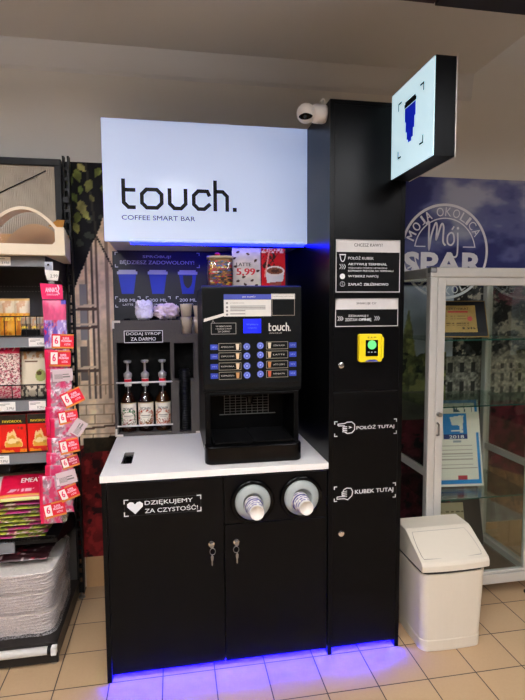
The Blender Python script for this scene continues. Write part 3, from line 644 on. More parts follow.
LABC = [('3d7a46', '8c2d2d', 'mint'), ('b34a2c', '7a5a2c', 'nut'), ('c05a28', 'a33c1c', 'caramel')]
SYRC = ['5a2a10', '3a1a0c', '6b3a14']
def bottle(x, k, label):
    r = root('syrup_bottle', (x, .668, .8625), label, 'bottle', 'syrup bottles in the rack')
    q = lambda prof: [(a, b + .8625) for a, b in prof]
    syr = mat('amber syrup %d' % k, SYRC[k], .08, trans=.6, ior=1.36, coat=.6)
    gl = glassmat('bottle glass', (.97, .97, .95), .06)
    obj('bottle_glass', G().lathe(q([(0, .0), (.036, .0), (.0385, .004), (.0385, .15), (.035, .168), (.022, .192), (.0155, .206), (.014, .235), (.0155, .236), (.0155, .244), (.0, .244)]), (x, .668, 0), 'z', 32), gl, r, smooth=True)
    obj('syrup', G().lathe(q([(0, .002), (.0345, .002), (.037, .006), (.037, .149), (.0335, .167), (.0205, .191), (.0155, .200), (0, .200)]), (x, .668, 0), 'z', 32), syr, r, smooth=True)
    c1, c2, _ = LABC[k]
    def ink(u, v):
        cv = Canvas(u, v, 'ece3d3'); n = fbm(u * 26, v * 26, 3 + k); e = ((u - .5) / .33) ** 2 + ((v - .36) / .3) ** 2
        cv.put((e > .62) & (e < 1.7) & (n > .5) & (v < .72), c1); cv.put((e > .62) & (e < 1.6) & (n < .36) & (v < .6), c2); cv.put((v < .3) & (abs(u - .52) < .25) & (n > .58), c2)
        cv.box(.3, .7, .43, .46, '8a8078'); cv.box(.36, .64, .36, .38, '8a8078'); cv.put((v > .965) | (v < .03), 'c9b48a'); return cv.c
    LB = .0388
    lb = sheet('label', 50, 60, lambda u, v: (x + LB * np.sin((u - .5) * 3.2), .668 - LB * np.cos((u - .5) * 3.2), .8625 + .032 + v * .118), ink, PRINT, r)
    t = G().text('MONIN', -.026, .026, .8625 + .114, .8625 + .127, 0, .012); t.move(lambda a, b, c: (x + (LB + .0005) * math.sin(a / LB), .668 - (LB + .0005) * math.cos(a / LB), c)); obj('lettering', t, BINK, lb)
    tg = obj('neck_label', G().lathe(q([(.0165, .233), (.0172, .234), (.0172, .272), (.0165, .273)]), (x, .668, 0), 'z', 24), PAPER, r, 'white neck label with a red band', smooth=True)
    g = G().lathe(q([(.0176, .255), (.0176, .270)]), (x, .668, 0), 'z', 24); obj('band', g, RED, tg)
    CLP = mat('pale pump plastic', 'bfbcb8', .22, .45)
    obj('pump', G().lathe(q([(.0, .27), (.0165, .272), (.0185, .276), (.021, .284), (.021, .298), (.012, .305), (.007, .309), (.0058, .315), (.0058, .35), (.016, .352), (.0195, .358), (.0195, .364), (.016, .367), (0, .368)]), (x, .668, 0), 'z', 28).tube([(x, .668, .8625 + .36), (x, .648, .8625 + .361), (x, .636, .8625 + .354)], .0045, 8), CLP, r, smooth=True)
    obj('dip_tube', G().tube([(x, .668, .8625 + .02), (x, .668, .8625 + .25)], .003, 6), CLP, r)
    return r
bottle(.045, 0, 'left syrup bottle in the rack, label with green leaves')
bottle(.131, 1, 'syrup bottle standing between the two other syrup bottles')
bottle(.219, 2, 'syrup bottle with orange label beside the black lid stack')

LID = mat('black lid plastic', '101010', .3)
lid0 = None
for k in range(25):
    last = k == 24
    if lid0 is None:
        prof = [(0, .009), (.019, .009), (.0205, .0125), (.0235, .0125), (.0245, .006), (.0275, .005), (.0285, .002), (.0275, .0), (.026, .0), (.0235, .004), (.019, .0065), (0, .0065)]
        lid0 = obj('cup_lid', G().lathe(prof, (0, 0, 0), 'z', 32), LID, None, smooth=True, loc=(0, 0, 0)); o = lid0
    else: o = lid0.copy(); COL.objects.link(o)
    o.location = (.332 + rnd.uniform(-.0012, .0012), .664, .8585 + k * .01278)
    props(o, 'topmost black cup lid of the stack right of the syrup bottles' if last else 'black cup lid in the stack right of the syrup bottles, below its topmost lid', 'lid', 'black lids in the rack slot')
# plain cups in the two round seats on the rack
def plain_cup(name, lab, x, y, z, rb, rt, h):
    r = obj(name, G().lathe([(0, .003), (rb - .001, .003), (rb, 0), (rt, h - .002), (rt + .0016, h), (rt - .0012, h), (rb - .0012, .005), (0, .005)], (x, y, z), 'z', 32), mat('cream paper cup', 'e5d8c6', .6), None, smooth=True, loc=(x, y, z))
    return props(r, lab, 'cup', 'plain paper cups on the rack')
plain_cup('paper_cup', 'lower plain paper cup in the stack on the corner of the rack', .346, .633, 1.3625, .022, .029, .085)
plain_cup('paper_cup', 'upper plain paper cup in the stack on the corner of the rack', .346, .633, 1.426, .0225, .0305, .087)
plain_cup('paper_cup', 'plain paper cup standing closest to the coffee machine, lower of two', .411, .633, 1.3625, .022, .029, .085)
plain_cup('paper_cup', 'plain paper cup standing closest to the coffee machine, upper of two', .411, .633, 1.425, .0225, .0295, .08)
WBAG = mat('white plastic bag', 'e9e3ee', .35, bump=.5, bscale=60)
def lump(name, x0, x1, y0, y1, z0, z1, seed, amp, mt, lab, cat, group=None, nx=26, ny=14, nz=20, shp=4.):
    vs = []; fs = []; n = 34; k = 22
    for i in range(k + 1):
        th = math.pi * i / k
        for j in range(n):
            ph = 2 * math.pi * j / n; d = np.array([math.sin(th) * math.cos(ph), math.sin(th) * math.sin(ph), -math.cos(th)])
            q = d / (sum(abs(d) ** shp)) ** (1 / shp); e = 1 + amp * (float(fbm(np.array(d[0] * 6 + d[2] * 2 + 9.), np.array(d[1] * 5 + d[2] * 7 + 5.), seed)) - .7)
            q = q * e; z = (z0 + z1) / 2 + q[2] * (z1 - z0) / 2
            vs.append(((x0 + x1) / 2 + q[0] * (x1 - x0) / 2, (y0 + y1) / 2 + q[1] * (y1 - y0) / 2, max(z0 + .0005, z)))
    for i in range(k):
        for j in range(n): fs.append((i * n + j, i * n + (j + 1) % n, (i + 1) * n + (j + 1) % n, (i + 1) * n + j))
    o = obj(name, G().add(vs, fs), mt, None, smooth=False, loc=((x0 + x1) / 2, (y0 + y1) / 2, z0))
    return props(o, lab, cat, group)
lump('plastic_bag', .088, .18, .63, .725, RZ1 + .0003, 1.535, 4, .6, WBAG, 'smooth whitish plastic bag on top of the syrup rack', 'bag', 'plastic bags on the rack', shp=5.)
lump('plastic_bag', .178, .312, .63, .725, RZ1 + .0003, 1.522, 12, .75, mat('pinkish crumpled bag', 'e6d2d6', .35, bump=.9, bscale=90), 'crumpled pinkish plastic bag beside the smooth one on the syrup rack', 'bag', 'plastic bags on the rack', shp=3.)
r = root('disc', (.06, .66, RZ1), 'small dark disc lying on the corner of the syrup rack', 'disc')
obj('body', G().lathe([(0, RZ1 + .0004), (.018, RZ1 + .0004), (.02, RZ1 + .005), (.014, RZ1 + .01), (0, RZ1 + .011)], (.05, .655, 0), 'z', 20), BLACKP, r)

# ================================================================== COFFEE MACHINE
MY = .1
r = root('coffee_machine', (.605, .33, CT), 'black coffee vending machine with a blue display on the worktop', 'coffee machine')
MB_ = mat('machine body', '060607', .4, spec=.1)
PAN = mat('machine panel', '0f1011', .32, var=.03, spec=.12)
g = G().box(.401, .811, MY + .02, .6, 1.135, 1.578).box(.404, .427, .12, .6, .86, 1.135).box(.785, .808, .12, .6, .86, 1.135).box(.427, .785, .33, .6, .86, 1.135)
g.box(.427, .785, .12, .33, 1.122, 1.135)
obj('body', g, MB_, r, bevel=.003)
pts = [(MY, 1.175), (MY + .004, 1.155), (MY + .012, 1.142), (MY + .022, 1.137), (MY + .022, 1.581), (MY + .012, 1.583), (MY + .002, 1.579), (MY, 1.572)]
pn = obj('front_panel', G().prism(pts, .397, .815, 'x'), PAN, r, bevel=.0015)
y = MY - .001
WL = mat('white printed label', 'd9d4cc', .5); LG = mat('label grey print', '77736e', .5)
s_ = obj('instruction_label', G().rect(.486, .684, 1.456, 1.525, y), WL, pn, 'white label with blue heading strip')
obj('heading', G().rect(.486, .686, 1.526, 1.547, y), mat('label violet blue', '3a459f', .5), s_)
g = G().text('JAK KUPIĆ?', .562, .618, 1.532, 1.541, y - .0005, .01); obj('lettering', g, WL, s_)
g = G().text('WYBIERZ NAPÓJ', .512, .57, 1.508, 1.514, y - .0004)
for i, z in enumerate((1.497, 1.491, 1.485, 1.478, 1.465)): g.rect(.512, .575 + .085 * (i in (0, 1, 2)), z, z + .003, y - .0004)
for z in (1.511, 1.494, 1.479, 1.464): g.disc(.499, z, .0045, y - .0004)
obj('lettering', g, LG, s_)
s_ = obj('code_label', G().rect(.684, .786, 1.527, 1.549, y), WL, pn, 'white heading over an outlined black box')
obj('outline', G().frame(.688, .784, 1.459, 1.547, .0016, y - .0004), mat('tan outline', 'a79a88', .5), s_)
obj('lettering', G().text('OCEŃ NAS I WYGRAJ', .692, .778, 1.534, 1.542, y - .0006), LG, s_)
obj('bubble_label', G().frame(.433, .535, 1.384, 1.429, .0022, y).stroke([(.436, 1.429), (.44, 1.441), (.448, 1.429)], .002, y), mat('bubble outline', '8b8782', .5), pn)
obj('lettering', G().text('WYBIERZ KAWĘ', .452, .517, 1.411, 1.419, y, .01).text('I DODAJ SYROP', .452, .517, 1.401, 1.408, y, .01).text('ZA DARMO', .46, .51, 1.391, 1.398, y, .01), mat('bubble text', 'bdb7b0', .5), pn)
g = G().flat([(.402, 1.434), (.49, 1.459), (.487, 1.47), (.404, 1.447)], y - .001); obj('white_strip', g, WL, pn)
obj('display', G().box(.566, .641, MY - .0025, MY, 1.386, 1.445), mat('blue display', '0b18e0', .3, emit='1420f0', estr=.75), pn, bevel=.001)
obj('display_text', G().text('Wybierz', .578, .629, 1.417, 1.426, MY - .003).text('napój', .585, .62, 1.404, 1.411, MY - .003), mat('display text', '5a70ff', .5, emit='5a74ff', estr=.6), pn)
zb = 1.39; k = .0245 / .095; X_ = lambda a: .674 + (a - .069) * (.76 - .674) / (.539 - .069); Z_ = lambda a: 1.393 + (a - 1.926) * .26
g = G(); w2 = .0046; c = .02; h = .0125; wv = .017; zz = 1.926; xh = 2.021
S = lambda P: [(X_(a), Z_(b)) for a, b in P]
g.stroke(S([(.077, 2.056), (.077, zz + h), (.12, zz + h)]), w2, y).stroke(S([(.077, xh - h), (.125, xh - h)]), w2, y).stroke(S(oct_(.155, .24, zz + h, xh - h, c)), w2, y, True)
g.stroke(S([(.275, xh), (.275, zz + h + c), (.275 + c, zz + h), (.345 - c, zz + h), (.345, zz + h + c), (.345, xh)]), w2, y)
g.stroke(S([(.445, xh - h), (.381 + c, xh - h), (.381, xh - h - c), (.381, zz + h + c), (.381 + c, zz + h), (.445, zz + h)]), w2, y)
g.stroke(S([(.477, 2.062), (.477, zz)]), w2, y).stroke(S([(.477, xh - h), (.531 - c, xh - h), (.531, xh - h - c), (.531, zz)]), w2, y).rect(X_(.556), X_(.576), Z_(zz), Z_(zz) + .005, y)
g.text('COFFEE SMART BAR', .675, .73, 1.383, 1.3865, y); obj('brand_lettering', g, mat('panel lettering', 'd7d3cd', .5), pn)
OUT = mat('selection outline', '8f8878', .5); BTN = mat('violet blue button', '4a58b4', .4)
LT = mat('pale selection text', 'b9b3aa', .5)
names = (('AMERICANO', 'CZEKOLADA'), ('CAPPUCCINO', 'LATTE'), ('KAWA BIAŁA', 'LATTE CZEKO'), ('ESPRESSO', 'HERBATA'))
cols = (('d8c7ae', 'd8c7ae'), ('d8b98e', 'c8a884'), ('dcc09c', 'b0703c'), ('c8915a', 'b04a2c'))
cupm = {}
for i, zc in enumerate((1.330, 1.291, 1.249, 1.21)):
    for sd in (0, 1):
        zq = zc + (.003 if sd else 0)
        bx0, bx1 = ((.463, .555), (.663, .755))[sd]; tx0, tx1 = ((.428, .459), (.761, .792))[sd]; bc = (.580, .637)[sd]; cxm = (.541, .676)[sd]; ex0, ex1 = ((.472, .526), (.692, .742))[sd]
        tg = obj('price_label', G().rect(tx0, tx1, zq - .011, zq + .011, y), BLUE, pn)
        obj('lettering', G().text(('4,99 zł', '5,99 zł')[i % 2], tx0 + .006, tx1 - .006, zq - .003, zq + .003, y - .0004), mat('price print', '9aa6e8', .5), tg)
        sl = obj('selection_label', G().frame(bx0, bx1, zq - .015, zq + .015, .0018, y), OUT, pn)
        obj('lettering', G().text(names[i][sd], ex0, ex1, zq - .003, zq + .003, y), LT, sl)
        cc = cols[i][sd]; cm = mat('drink picture ' + cc, cc, .5)
        obj('cup_picture', G().flat([(cxm - .005, zq - .012), (cxm + .005, zq - .012), (cxm + .007, zq + .009), (cxm - .007, zq + .009)], y - .0003).rect(cxm - .0075, cxm + .0075, zq + .009, zq + .012, y - .0003), cm, sl)
        bt = obj('button', G().lathe([(0, -.002), (.0125, -.002), (.0145, -.001), (.0145, 0)], (bc, MY, zq), 'y', 28), BTN, pn)
        obj('button_symbol', G().stroke([(bc + .0105 * math.cos(t / 16 * 6.2832), zq + .0105 * math.sin(t / 16 * 6.2832)) for t in range(16)], .0016, MY - .0026, True).flat([(bc - .004, zq - .004), (bc + .003, zq - .004), (bc + .004, zq + .004), (bc - .003, zq + .004)], MY - .0026), mat('button print', '9aa4dc', .5), bt)
g = G()
for i in range(9): g.tube([(.503 + i * .0255, .3, 1.005), (.503 + i * .0255, .3, 1.105)], .0011, 5)
for i in range(9): g.tube([(.501, .3005, 1.005 + i * .0125), (.709, .3005, 1.005 + i * .0125)], .0011, 5)
g.tube([(.48, .299, 1.004), (.74, .299, 1.004)], .0018, 6)
for xx in (.503, .707): g.tube([(xx, .3, 1.105), (xx, .32, 1.11), (xx, .331, 1.11)], .0013, 5)
obj('wire_grid', g, mat('wire steel', '8a8a86', .35, .8), r)
obj('spout', G().lathe([(0, 1.07), (.011, 1.07), (.016, 1.1), (.02, 1.123), (0, 1.123)], (.606, .2, 0), 'z', 20).box(.57, .64, .17, .23, 1.105, 1.1225), GLOSSB, r)
def rr(x0, x1, y0, y1, rad, n=6):
    o = []
    for cx_, cy_, a in ((x0 + rad, y0 + rad, 180), (x1 - rad, y0 + rad, 270), (x1, y1, None), (x0, y1, None)):
        if a is None: o.append((cx_, cy_)); continue
        for i in range(n + 1): t = math.radians(a + 90 * i / n); o.append((cx_ + rad * math.cos(t), cy_ + rad * math.sin(t)))
    return o
tr = obj('drip_tray', G().prism(rr(.398, .806, .05, .118, .03), CT + .0005, .924, 'z'), GLOSSB, r, bevel=.008, smooth=True, seg=3)
obj('tray_body', G().box(.4275, .7845, .1185, .329, CT + .0005, .93), GLOSSB, r)
g = G()
for i in range(14): g.box(.436, .776, .07 + i * .0178, .076 + i * .0178, .9305, .935)
for xx in (.434, .6, .774): g.box(xx, xx + .006, .07, .315, .9305, .936)
obj('grille', g, BLACKP, r)
obj('side_light', G().box(.3985, .4008, .135, .145, 1.35, 1.362), PAPER, r); 
obj('foot', G().lathe([(0, CT), (.016, CT), (.014, .861), (0, .861)], (.44, .57, 0), 'z', 16), RUBBER, r); obj('foot', G().lathe([(0, CT), (.016, CT), (.014, .861), (0, .861)], (.77, .57, 0), 'z', 16), RUBBER, r)

# things standing on the machine
TZ = 1.5785
r = root('sweets_tub', (.498, .38, TZ), 'clear tub of colourful sweets on the coffee machine', 'tub')
cols_ = [hexc(c) for c in ('c8242c', 'e0b422', '3b2a24', 'd9d0c4', '8c5a2c', '2f4e9c', 'b8762c', '1b1718', '9c2f5c', '6c4a34')]
def candy(u, v):
    cv = Canvas(u, v, '241c1c'); a = np.floor(u * 26 + np.floor(v * 18) * .5); b = np.floor(v * 18); h = np.mod(np.sin(a * 12.9898 + b * 78.233) * 43758.5453, 1)
    fu = np.mod(u * 26 + np.floor(v * 18) * .5, 1) - .5; fv = np.mod(v * 18, 1) - .5; m = fu ** 2 + fv ** 2 < .22
    for i, c_ in enumerate(cols_): cv.put(m & (h >= i / 10) & (h < (i + 1) / 10), c_)
    return cv.c
SQ = lambda c, s_: 1 / (abs(c) ** 5 + abs(s_) ** 5) ** .2
def boxy(g, x0=.498, y0=.38):
    def f(x, y, z):
        a, b = x - x0, y - y0; d = math.hypot(a, b)
        if d < 1e-6: return (x, y, z)
        k = SQ(a / d, b / d); return (x0 + a * k, y0 + b * k * .8, z)
    return g.move(f)
def jr(v): return .053 + .004 * np.sin(v * 3.1)
sheet('sweets', 120, 80, lambda u, v: (.498 + jr(v) * np.cos(u * 6.2832) * SQ(np.cos(u * 6.2832), np.sin(u * 6.2832)), .38 + .8 * jr(v) * np.sin(u * 6.2832) * SQ(np.cos(u * 6.2832), np.sin(u * 6.2832)), TZ + .004 + v * .125), candy, PRINTG, r)
obj('tub_body', boxy(G().lathe([(0, TZ + .0003), (.055, TZ + .0003), (.0595, TZ + .006), (.0595, TZ + .13), (.056, TZ + .138), (.056, TZ + .15)], (.498, .38, 0), 'z', 40)), glassmat('jar plastic', (.97, .96, .95), .05), r, smooth=True)
obj('sweets_heap', boxy(G().lathe([(.056, TZ + .128), (.045, TZ + .143), (.02, TZ + .15), (0, TZ + .152)], (.498, .38, 0), 'z', 24)), mat('toffee sweets', 'a5763c', .4, var=.6, vscale=120, bump=1., bscale=90), r, smooth=True)
obj('red_sweet', G().lathe([(0, TZ + .15), (.012, TZ + .152), (.013, TZ + .162), (0, TZ + .168)], (.485, .36, 0), 'z', 14), RED, r)
obj('lid_ring', boxy(G().lathe([(.057, TZ + .138), (.0605, TZ + .138), (.0605, TZ + .15), (.057, TZ + .15)], (.498, .38, 0), 'z', 40)), mat('clear lid', 'b9a88e', .2), r, smooth=True)
def pricecard(cv):
    u, v = cv.u, cv.v; n = fbm(u * 5, v * 9, 2); cv.c[:] = hexc('dccfc2') * (.9 + .18 * n[..., None])
    for a, b, an in ((.2, .9, .3), (.55, .86, -.4), (.82, .7, .8), (.12, .55, -.2), (.9, .45, .4), (.2, .2, .2), (.45, .12, -.6), (.7, .22, .5), (.85, .1, 0), (.08, .75, .5), (.4, .3, .3)):
        du = (u - a) * cv.a; dv = v - b; x = du * math.cos(an) + dv * math.sin(an); z = -du * math.sin(an) + dv * math.cos(an); cv.put((x / .045) ** 2 + (z / .028) ** 2 < 1, '4a3026')
r = root('price_card', (0, 0, 0), 'white card reading LATTE 5,99 on the coffee machine', 'card', 'cards on the machine')
c_ = card('card', .135, .192, 46, 66, pricecard, PRINT, r)
obj('lettering', G().text('LATTE', -.048, .022, .108, .124, -.0016, .02), BINK, c_); obj('lettering', G().text('5,99', -.048, .042, .062, .098, -.0016, .05), mat('red print', 'd11f2c', .5), c_)
obj('strut', G().box(-.03, .03, .0015, .05, .0005, .0025), PAPER, r); r.location = (.624, .395, TZ + .0002)
def redcard(cv):
    u, v = cv.u, cv.v; cv.c[:] = hexc('b8161e'); n = fbm(u * 20, v * 20, 6)
    cv.put((abs(u - .5 - .25 * np.sin(v * 7)) < .28) & (v > .5) & (n > .5), '3a1c16'); cv.put((v > .88) & (n > .52), 'd9b9a0')
    cv.poly([(.22, .34), (.88, .4), (.8, -.02), (.42, -.02)], '8a4636'); cv.poly([(.16, .4), (.96, .46), (.9, .2), (.24, .16)], 'd8d3d6'); cv.ell(.56, .45, .41, .12, 'e3d9d2'); cv.ell(.56, .45, .34, .085, '7c4a34'); cv.put((((u - .6) / .2) ** 2 + ((v - .45) / .05) ** 2 < 1) & (n > .4), '4a2a1e')
    cv.put((abs(u - .05 - .3 * v) < .03) & (v > .3), 'd98a80')
r = root('promotion_card', (0, 0, 0), 'red card with a coffee cup picture on the coffee machine', 'card', 'cards on the machine')
card('card', .115, .192, 46, 66, redcard, PRINT, r); obj('strut', G().box(-.03, .03, .0015, .05, .0005, .0025), PAPER, r); r.location = (.752, .39, TZ + .0002)

# ================================================================== SNACK SHELF AT THE SIDE
GX0, GX1 = -1.1, -.232
r = root('snack_shelf', (-.66, .4, 0), 'black metal shop shelf full of snacks left of the coffee bar', 'shelf')
def upright(x0, x1):
    g = G().box(x0, x0 + .009, .64, .675, .03, 2.225).box(x1 - .009, x1, .64, .675, .03, 2.225).box(x0 + .009, x1 - .009, .645, .67, .03, .06)
    z = .06
    while z < 2.2: g.box(x0 + .009, x1 - .009, .645, .67, z, z + .014); z += .05
    return g
obj('upright', upright(-.232, -.2), SHELFB, r); obj('upright', upright(GX0 - .03, GX0), SHELFB, r)
for x in (-.216, GX0 - .015): obj('foot', G().lathe([(0, .0), (.018, .0), (.016, .008), (.006, .01), (.006, .035), (0, .035)], (x, .655, 0), 'z', 14), STEEL, r)
obj('back_panel', G().box(GX0, GX1, .652, .662, .06, 1.72), SHELFD, r)
g = G()
for zz in (1.60, 1.575, 1.3, 1.0):
    for i in range(60): g.box(GX0 + .01 + i * .0142, GX0 + .016 + i * .0142, .6512, .6519, zz, zz + .004)
obj('perforation', g, mat('punched holes', '8d877f', .6), r)
base = obj('base_deck', G().box(GX0, -.225, .15, .65, .088, .1).box(GX0, -.225, .15, .165, .012, .088).box(-.24, -.225, .165, .65, .03, .088), mat('dark brown steel', '221e1b', .4, spec=.3), r)
obj('bumper_rail', G().tube([(GX0, .14, .074), (-.262, .14, .074)], .0165, 12), mat('white bumper', 'dcd6cd', .3), base, smooth=True)
obj('bumper_clip', G().tube([(-.262, .14, .074), (-.248, .14, .074)], .018, 12), BLACKP, base); obj('end_cap', G().box(-.248, -.226, .124, .152, .057, .091), PAPER, base, bevel=.003)
obj('foot', G().lathe([(0, 0), (.02, 0), (.018, .008), (.007, .011), (.007, .03), (0, .03)], (-.245, .175, 0), 'z', 16), CHROME, r)
hd = obj('header_frame', G().box(GX0, -.232, .61, .632, 2.168, 2.2).box(-.262, -.232, .61, .632, 1.72, 2.168).box(GX0, GX0 + .03, .61, .632, 1.72, 2.168).box(-.232, -.2, .62, .64, 2.0, 2.03), SHELFB, r, bevel=.002)
vs = []; fs = []; n = 0; x = GX0 + .03; k = 0
while x < -.2615: vs += [(x, .622 + (.003, .0005, -.002, .0005)[k % 4], 1.72), (x, .622 + (.003, .0005, -.002, .0005)[k % 4], 2.168)]; x += .0021; k += 1
for i in range(k - 1): fs.append((2 * i, 2 * i + 2, 2 * i + 3, 2 * i + 1))
obj('ribbed_panel', G().add(vs, fs), mat('ribbed translucent plastic', 'b3a48f', .2, var=.45, vscale=4.5), hd, smooth=True)
obj('brace', G().tube([(-.52, .616, 2.03), (-.30, .616, 2.145)], .003, 6), SHELFB, hd)
SH = [(1.708, .043), (1.376, .043), (1.112, .046), (.886, .043), (.503, .047)]
shelves = []
for zt, rh in SH:
    s_ = obj('shelf', G().box(GX0, GX1 - .001, .256, .651, zt - .018, zt).prism([(.26, zt - .018), (.645, zt - .018), (.645, zt - .11), (.61, zt - .11)], GX1 - .004, GX1 - .001, 'x'), SHELFB, r)
    RX_ = GX1 - .004 if zt > .6 else -.405
    obj('price_rail', G().box(GX0, RX_, .2475, .2555, zt - rh, zt - .001).box(GX0, RX_, .244, .2475, zt - .005, zt - .001).box(GX0, RX_, .244, .2475, zt - rh, zt - rh + .004), SHELFG, s_); shelves.append(s_)
def basket(zt, h, parent, step=.055):
    g = G()
    for z in (zt + .004, zt + h): g.tube([(GX0, .262, z), (GX1 - .006, .262, z)], .0028, 6)
    x = GX1 - .008
    while x > GX0: g.tube([(x, .262, zt + .003), (x, .262, zt + h)], .002, 5); x -= step
    return obj('wire_front', g, SHELFB, parent)
basket(1.376, .085, shelves[1], .042); basket(1.112, .062, shelves[2], .05); 
g = G()
for i in range(70): g.box(GX0 + i * .0124, GX0 + .003 + i * .0124, .248, .251, .503, .516)
g.box(GX0, GX1 - .005, .248, .252, .516, .519); obj('wire_front', g, SHELFB, shelves[4])
# price tags
def tag(x, zt, rh, txt, lab):
    t = root('price_tag', (x, .2435, zt - rh + .004), lab, 'price tag', 'price tags on the shelf edges')
    obj('ticket', G().box(x - .033, x + .033, .2422, .2438, zt - rh + .004, zt - .005), PAPER, t)
    y = .2418
    obj('lettering', G().text(txt, x - .001, x + .028, zt - rh + .009, zt - rh + .02, y, .01).rect(x - .028, x + .012, zt - .014, zt - .0115, y).rect(x - .028, x - .006, zt - .0195, zt - .0175, y), LG, t)
tag(-.40, SH[0][0], SH[0][1], '3.49zł', 'price tag on the topmost shelf edge, under the white arched box')
tag(-.278, SH[1][0], SH[1][1], '4.99zł', 'price tag under the wire basket of yellow packs')
tag(-.407, SH[2][0], SH[2][1], '3.99zł', 'price tag under the speckled pink pack')
tag(-.288, SH[2][0], SH[2][1], '9.29zł', 'price tag under the cream pack, above the red boxes')
tag(-.441, SH[3][0], SH[3][1], '7.99zł', 'price tag under the red boxes')

# white shelf box with an arched window, turned a little
r = root('display_box', (0, 0, 0), 'white card box with arched window on top of the snack shelf', 'box')
CARD = mat('white box card', 'e9d9bf', .6, var=.02); KRAFT = mat('kraft inside', 'd9a05e', .8, var=.1)
bw, bdp, bh = .34, .40, .113
wx0, wx1, wz = -.252, -.036, .043
g = G()
g.prism([(-bw, 0), (0, 0), (0, bh), (wx1, bh), (wx1, wz + .012), (wx1 - .012, wz), (wx0 + .012, wz), (wx0, wz + .012), (wx0, bh), (-bw, bh)], 0, .003)
g.box(-.003, 0, .003, bdp, 0, bh).box(-bw, -bw + .003, .003, bdp, 0, bh).box(-bw + .003, -.003, .003, bdp, 0, .003)
g.prism([(0.0, bh), (.0, bh + .0), (.16, bh + .0), (.165, bh - .0), (.17, bh - .012), (.4, bh - .012), (.4, bh)], -.003, 0, 'x')
obj('tray', g, CARD, r)
obj('inside', G().box(-bw + .004, -.004, bdp - .004, bdp, .003, bh + .02).box(-bw + .004, -.004, .004, bdp - .004, .0032, .0045).box(-bw + .0032, -bw + .0045, .004, bdp - .004, .004, bh).box(-.0045, -.0032, .004, bdp - .004, .004, bh), KRAFT, r)
n = 24; av = []; R_ = []
for i in range(n + 1):
    t = i / n; xx = wx0 - .03 + (wx1 - wx0 + .046) * t; zz = bh - .03 + .098 * math.sin(math.pi * t) ** .75; R_.append((xx, zz))
vs = []; fs = []
for (xx, zz) in R_: vs += [(xx, .004, zz), (xx, .2, zz + .02), (xx, .004, zz + .007), (xx, .2, zz + .027)]
for i in range(n):
    a = i * 4; b = a + 4; fs += [(a, b, b + 1, a + 1), (a + 2, a + 3, b + 3, b + 2), (a, a + 2, b + 2, b), (a + 1, b + 1, b + 3, a + 3)]
obj('arched_lid', G().add(vs, fs), CARD, r)
obj('arched_rim', G().stroke([(a, b + .003) for a, b in R_], .012, .0025), CARD, r)
obj('arched_back', G().flat([(a, b) for a, b in R_], bdp - .022), mat('dark kraft', 'c79a6c', .85), r)
obj('film', G().flat([(wx0, wz)] + [(wx1, wz)] + [(a, b) for a, b in R_[::-1]], .006), glassmat('window film', (.9, .86, .82), .03, .12, .06), r)
obj('flap', G().add([(-.004, .005, bh), (-.06, .005, bh + .002), (-.03, .1, bh + .045), (-.004, .14, bh + .05), (-.004, .005, bh + .002), (-.06, .005, bh + .004), (-.03, .1, bh + .047), (-.004, .14, bh + .052)], [(0, 1, 2, 3), (4, 7, 6, 5), (0, 4, 5, 1), (1, 5, 6, 2), (2, 6, 7, 3), (3, 7, 4, 0)]), mat('orange kraft flap', 'c98a3c', .7), r)
r.rotation_euler = (0, 0, math.radians(7.5)); r.location = (-.150, .215, 1.7085)

# packs
def set_loc(o, x, y, z, rz=0., rx=0., ry=0.): o.location = (x, y, z); o.rotation_euler = (rx, ry, rz); return o
def snack(cv, a='e0a030', b='d9c8ae', c='c07020'):
    n = fbm(cv.u * 6, cv.v * 6, 4); cv.c[:] = hexc(b); cv.put(cv.v < .62, a); cv.put((cv.v < .58) & (n > .5), c); cv.put((cv.v > .62) & (n > .56), 'c59a78'); cv.put((cv.v > .4) & (cv.v < .52) & (abs(cv.u - .5) < .34) & (fbm(cv.u * 22, cv.v * 8, 8) > .42), 'f0d24a'); cv.put((cv.v > .95) | (cv.v < .04), 'd8b070')
xs = [-.60, -.535, -.47, -.405, -.35]
lab = ['yellow snack pack in the wire basket, at the picture edge', 'yellow snack pack in the wire basket, far left of the row', 'yellow snack pack in the wire basket, middle of the row', 'yellow snack pack in the wire basket, above its speckled pink neighbour below', 'yellow snack pack in the wire basket, last one towards the darker packs']
for i, x in enumerate(xs):
    r = root('snack_pack', (0, 0, 0), lab[i], 'snack', 'yellow snack packs'); bag('bag', .064, .16, .034, 22, 40, snack, PRINTG, r, seed=i * 3 + 1); set_loc(r, x, .30, 1.3765, rx=-.06)
for i, (x, pal, lb) in enumerate(((-.335, ('7c6a58', 'a89a86', '3c3026'), 'small brownish snack pack behind the basket wires'), (-.295, ('c8a48c', 'b9b0a4', '5a3a30'), 'small pale snack pack behind the basket wires, next to the brownish one'), (-.258, ('a87c8c', 'c9b6b0', '5c4a5c'), 'small mauve snack pack at the basket end near the pink strip'))):
    r = root('snack_pack', (0, 0, 0), lb, 'snack', 'small snack packs'); bag('bag', .038, .085, .02, 14, 26, lambda cv, p=pal: snack(cv, *p), PRINTG, r, seed=i + 20); set_loc(r, x, .292 + .002 * i, 1.3765)
r = root('black_tray', (-.30, .27, 1.377), 'small black tray in front of the small snack packs', 'tray'); obj('body', G().box(-.345, -.272, .2655, .276, 1.3768, 1.407), BLACKP, r, bevel=.003)

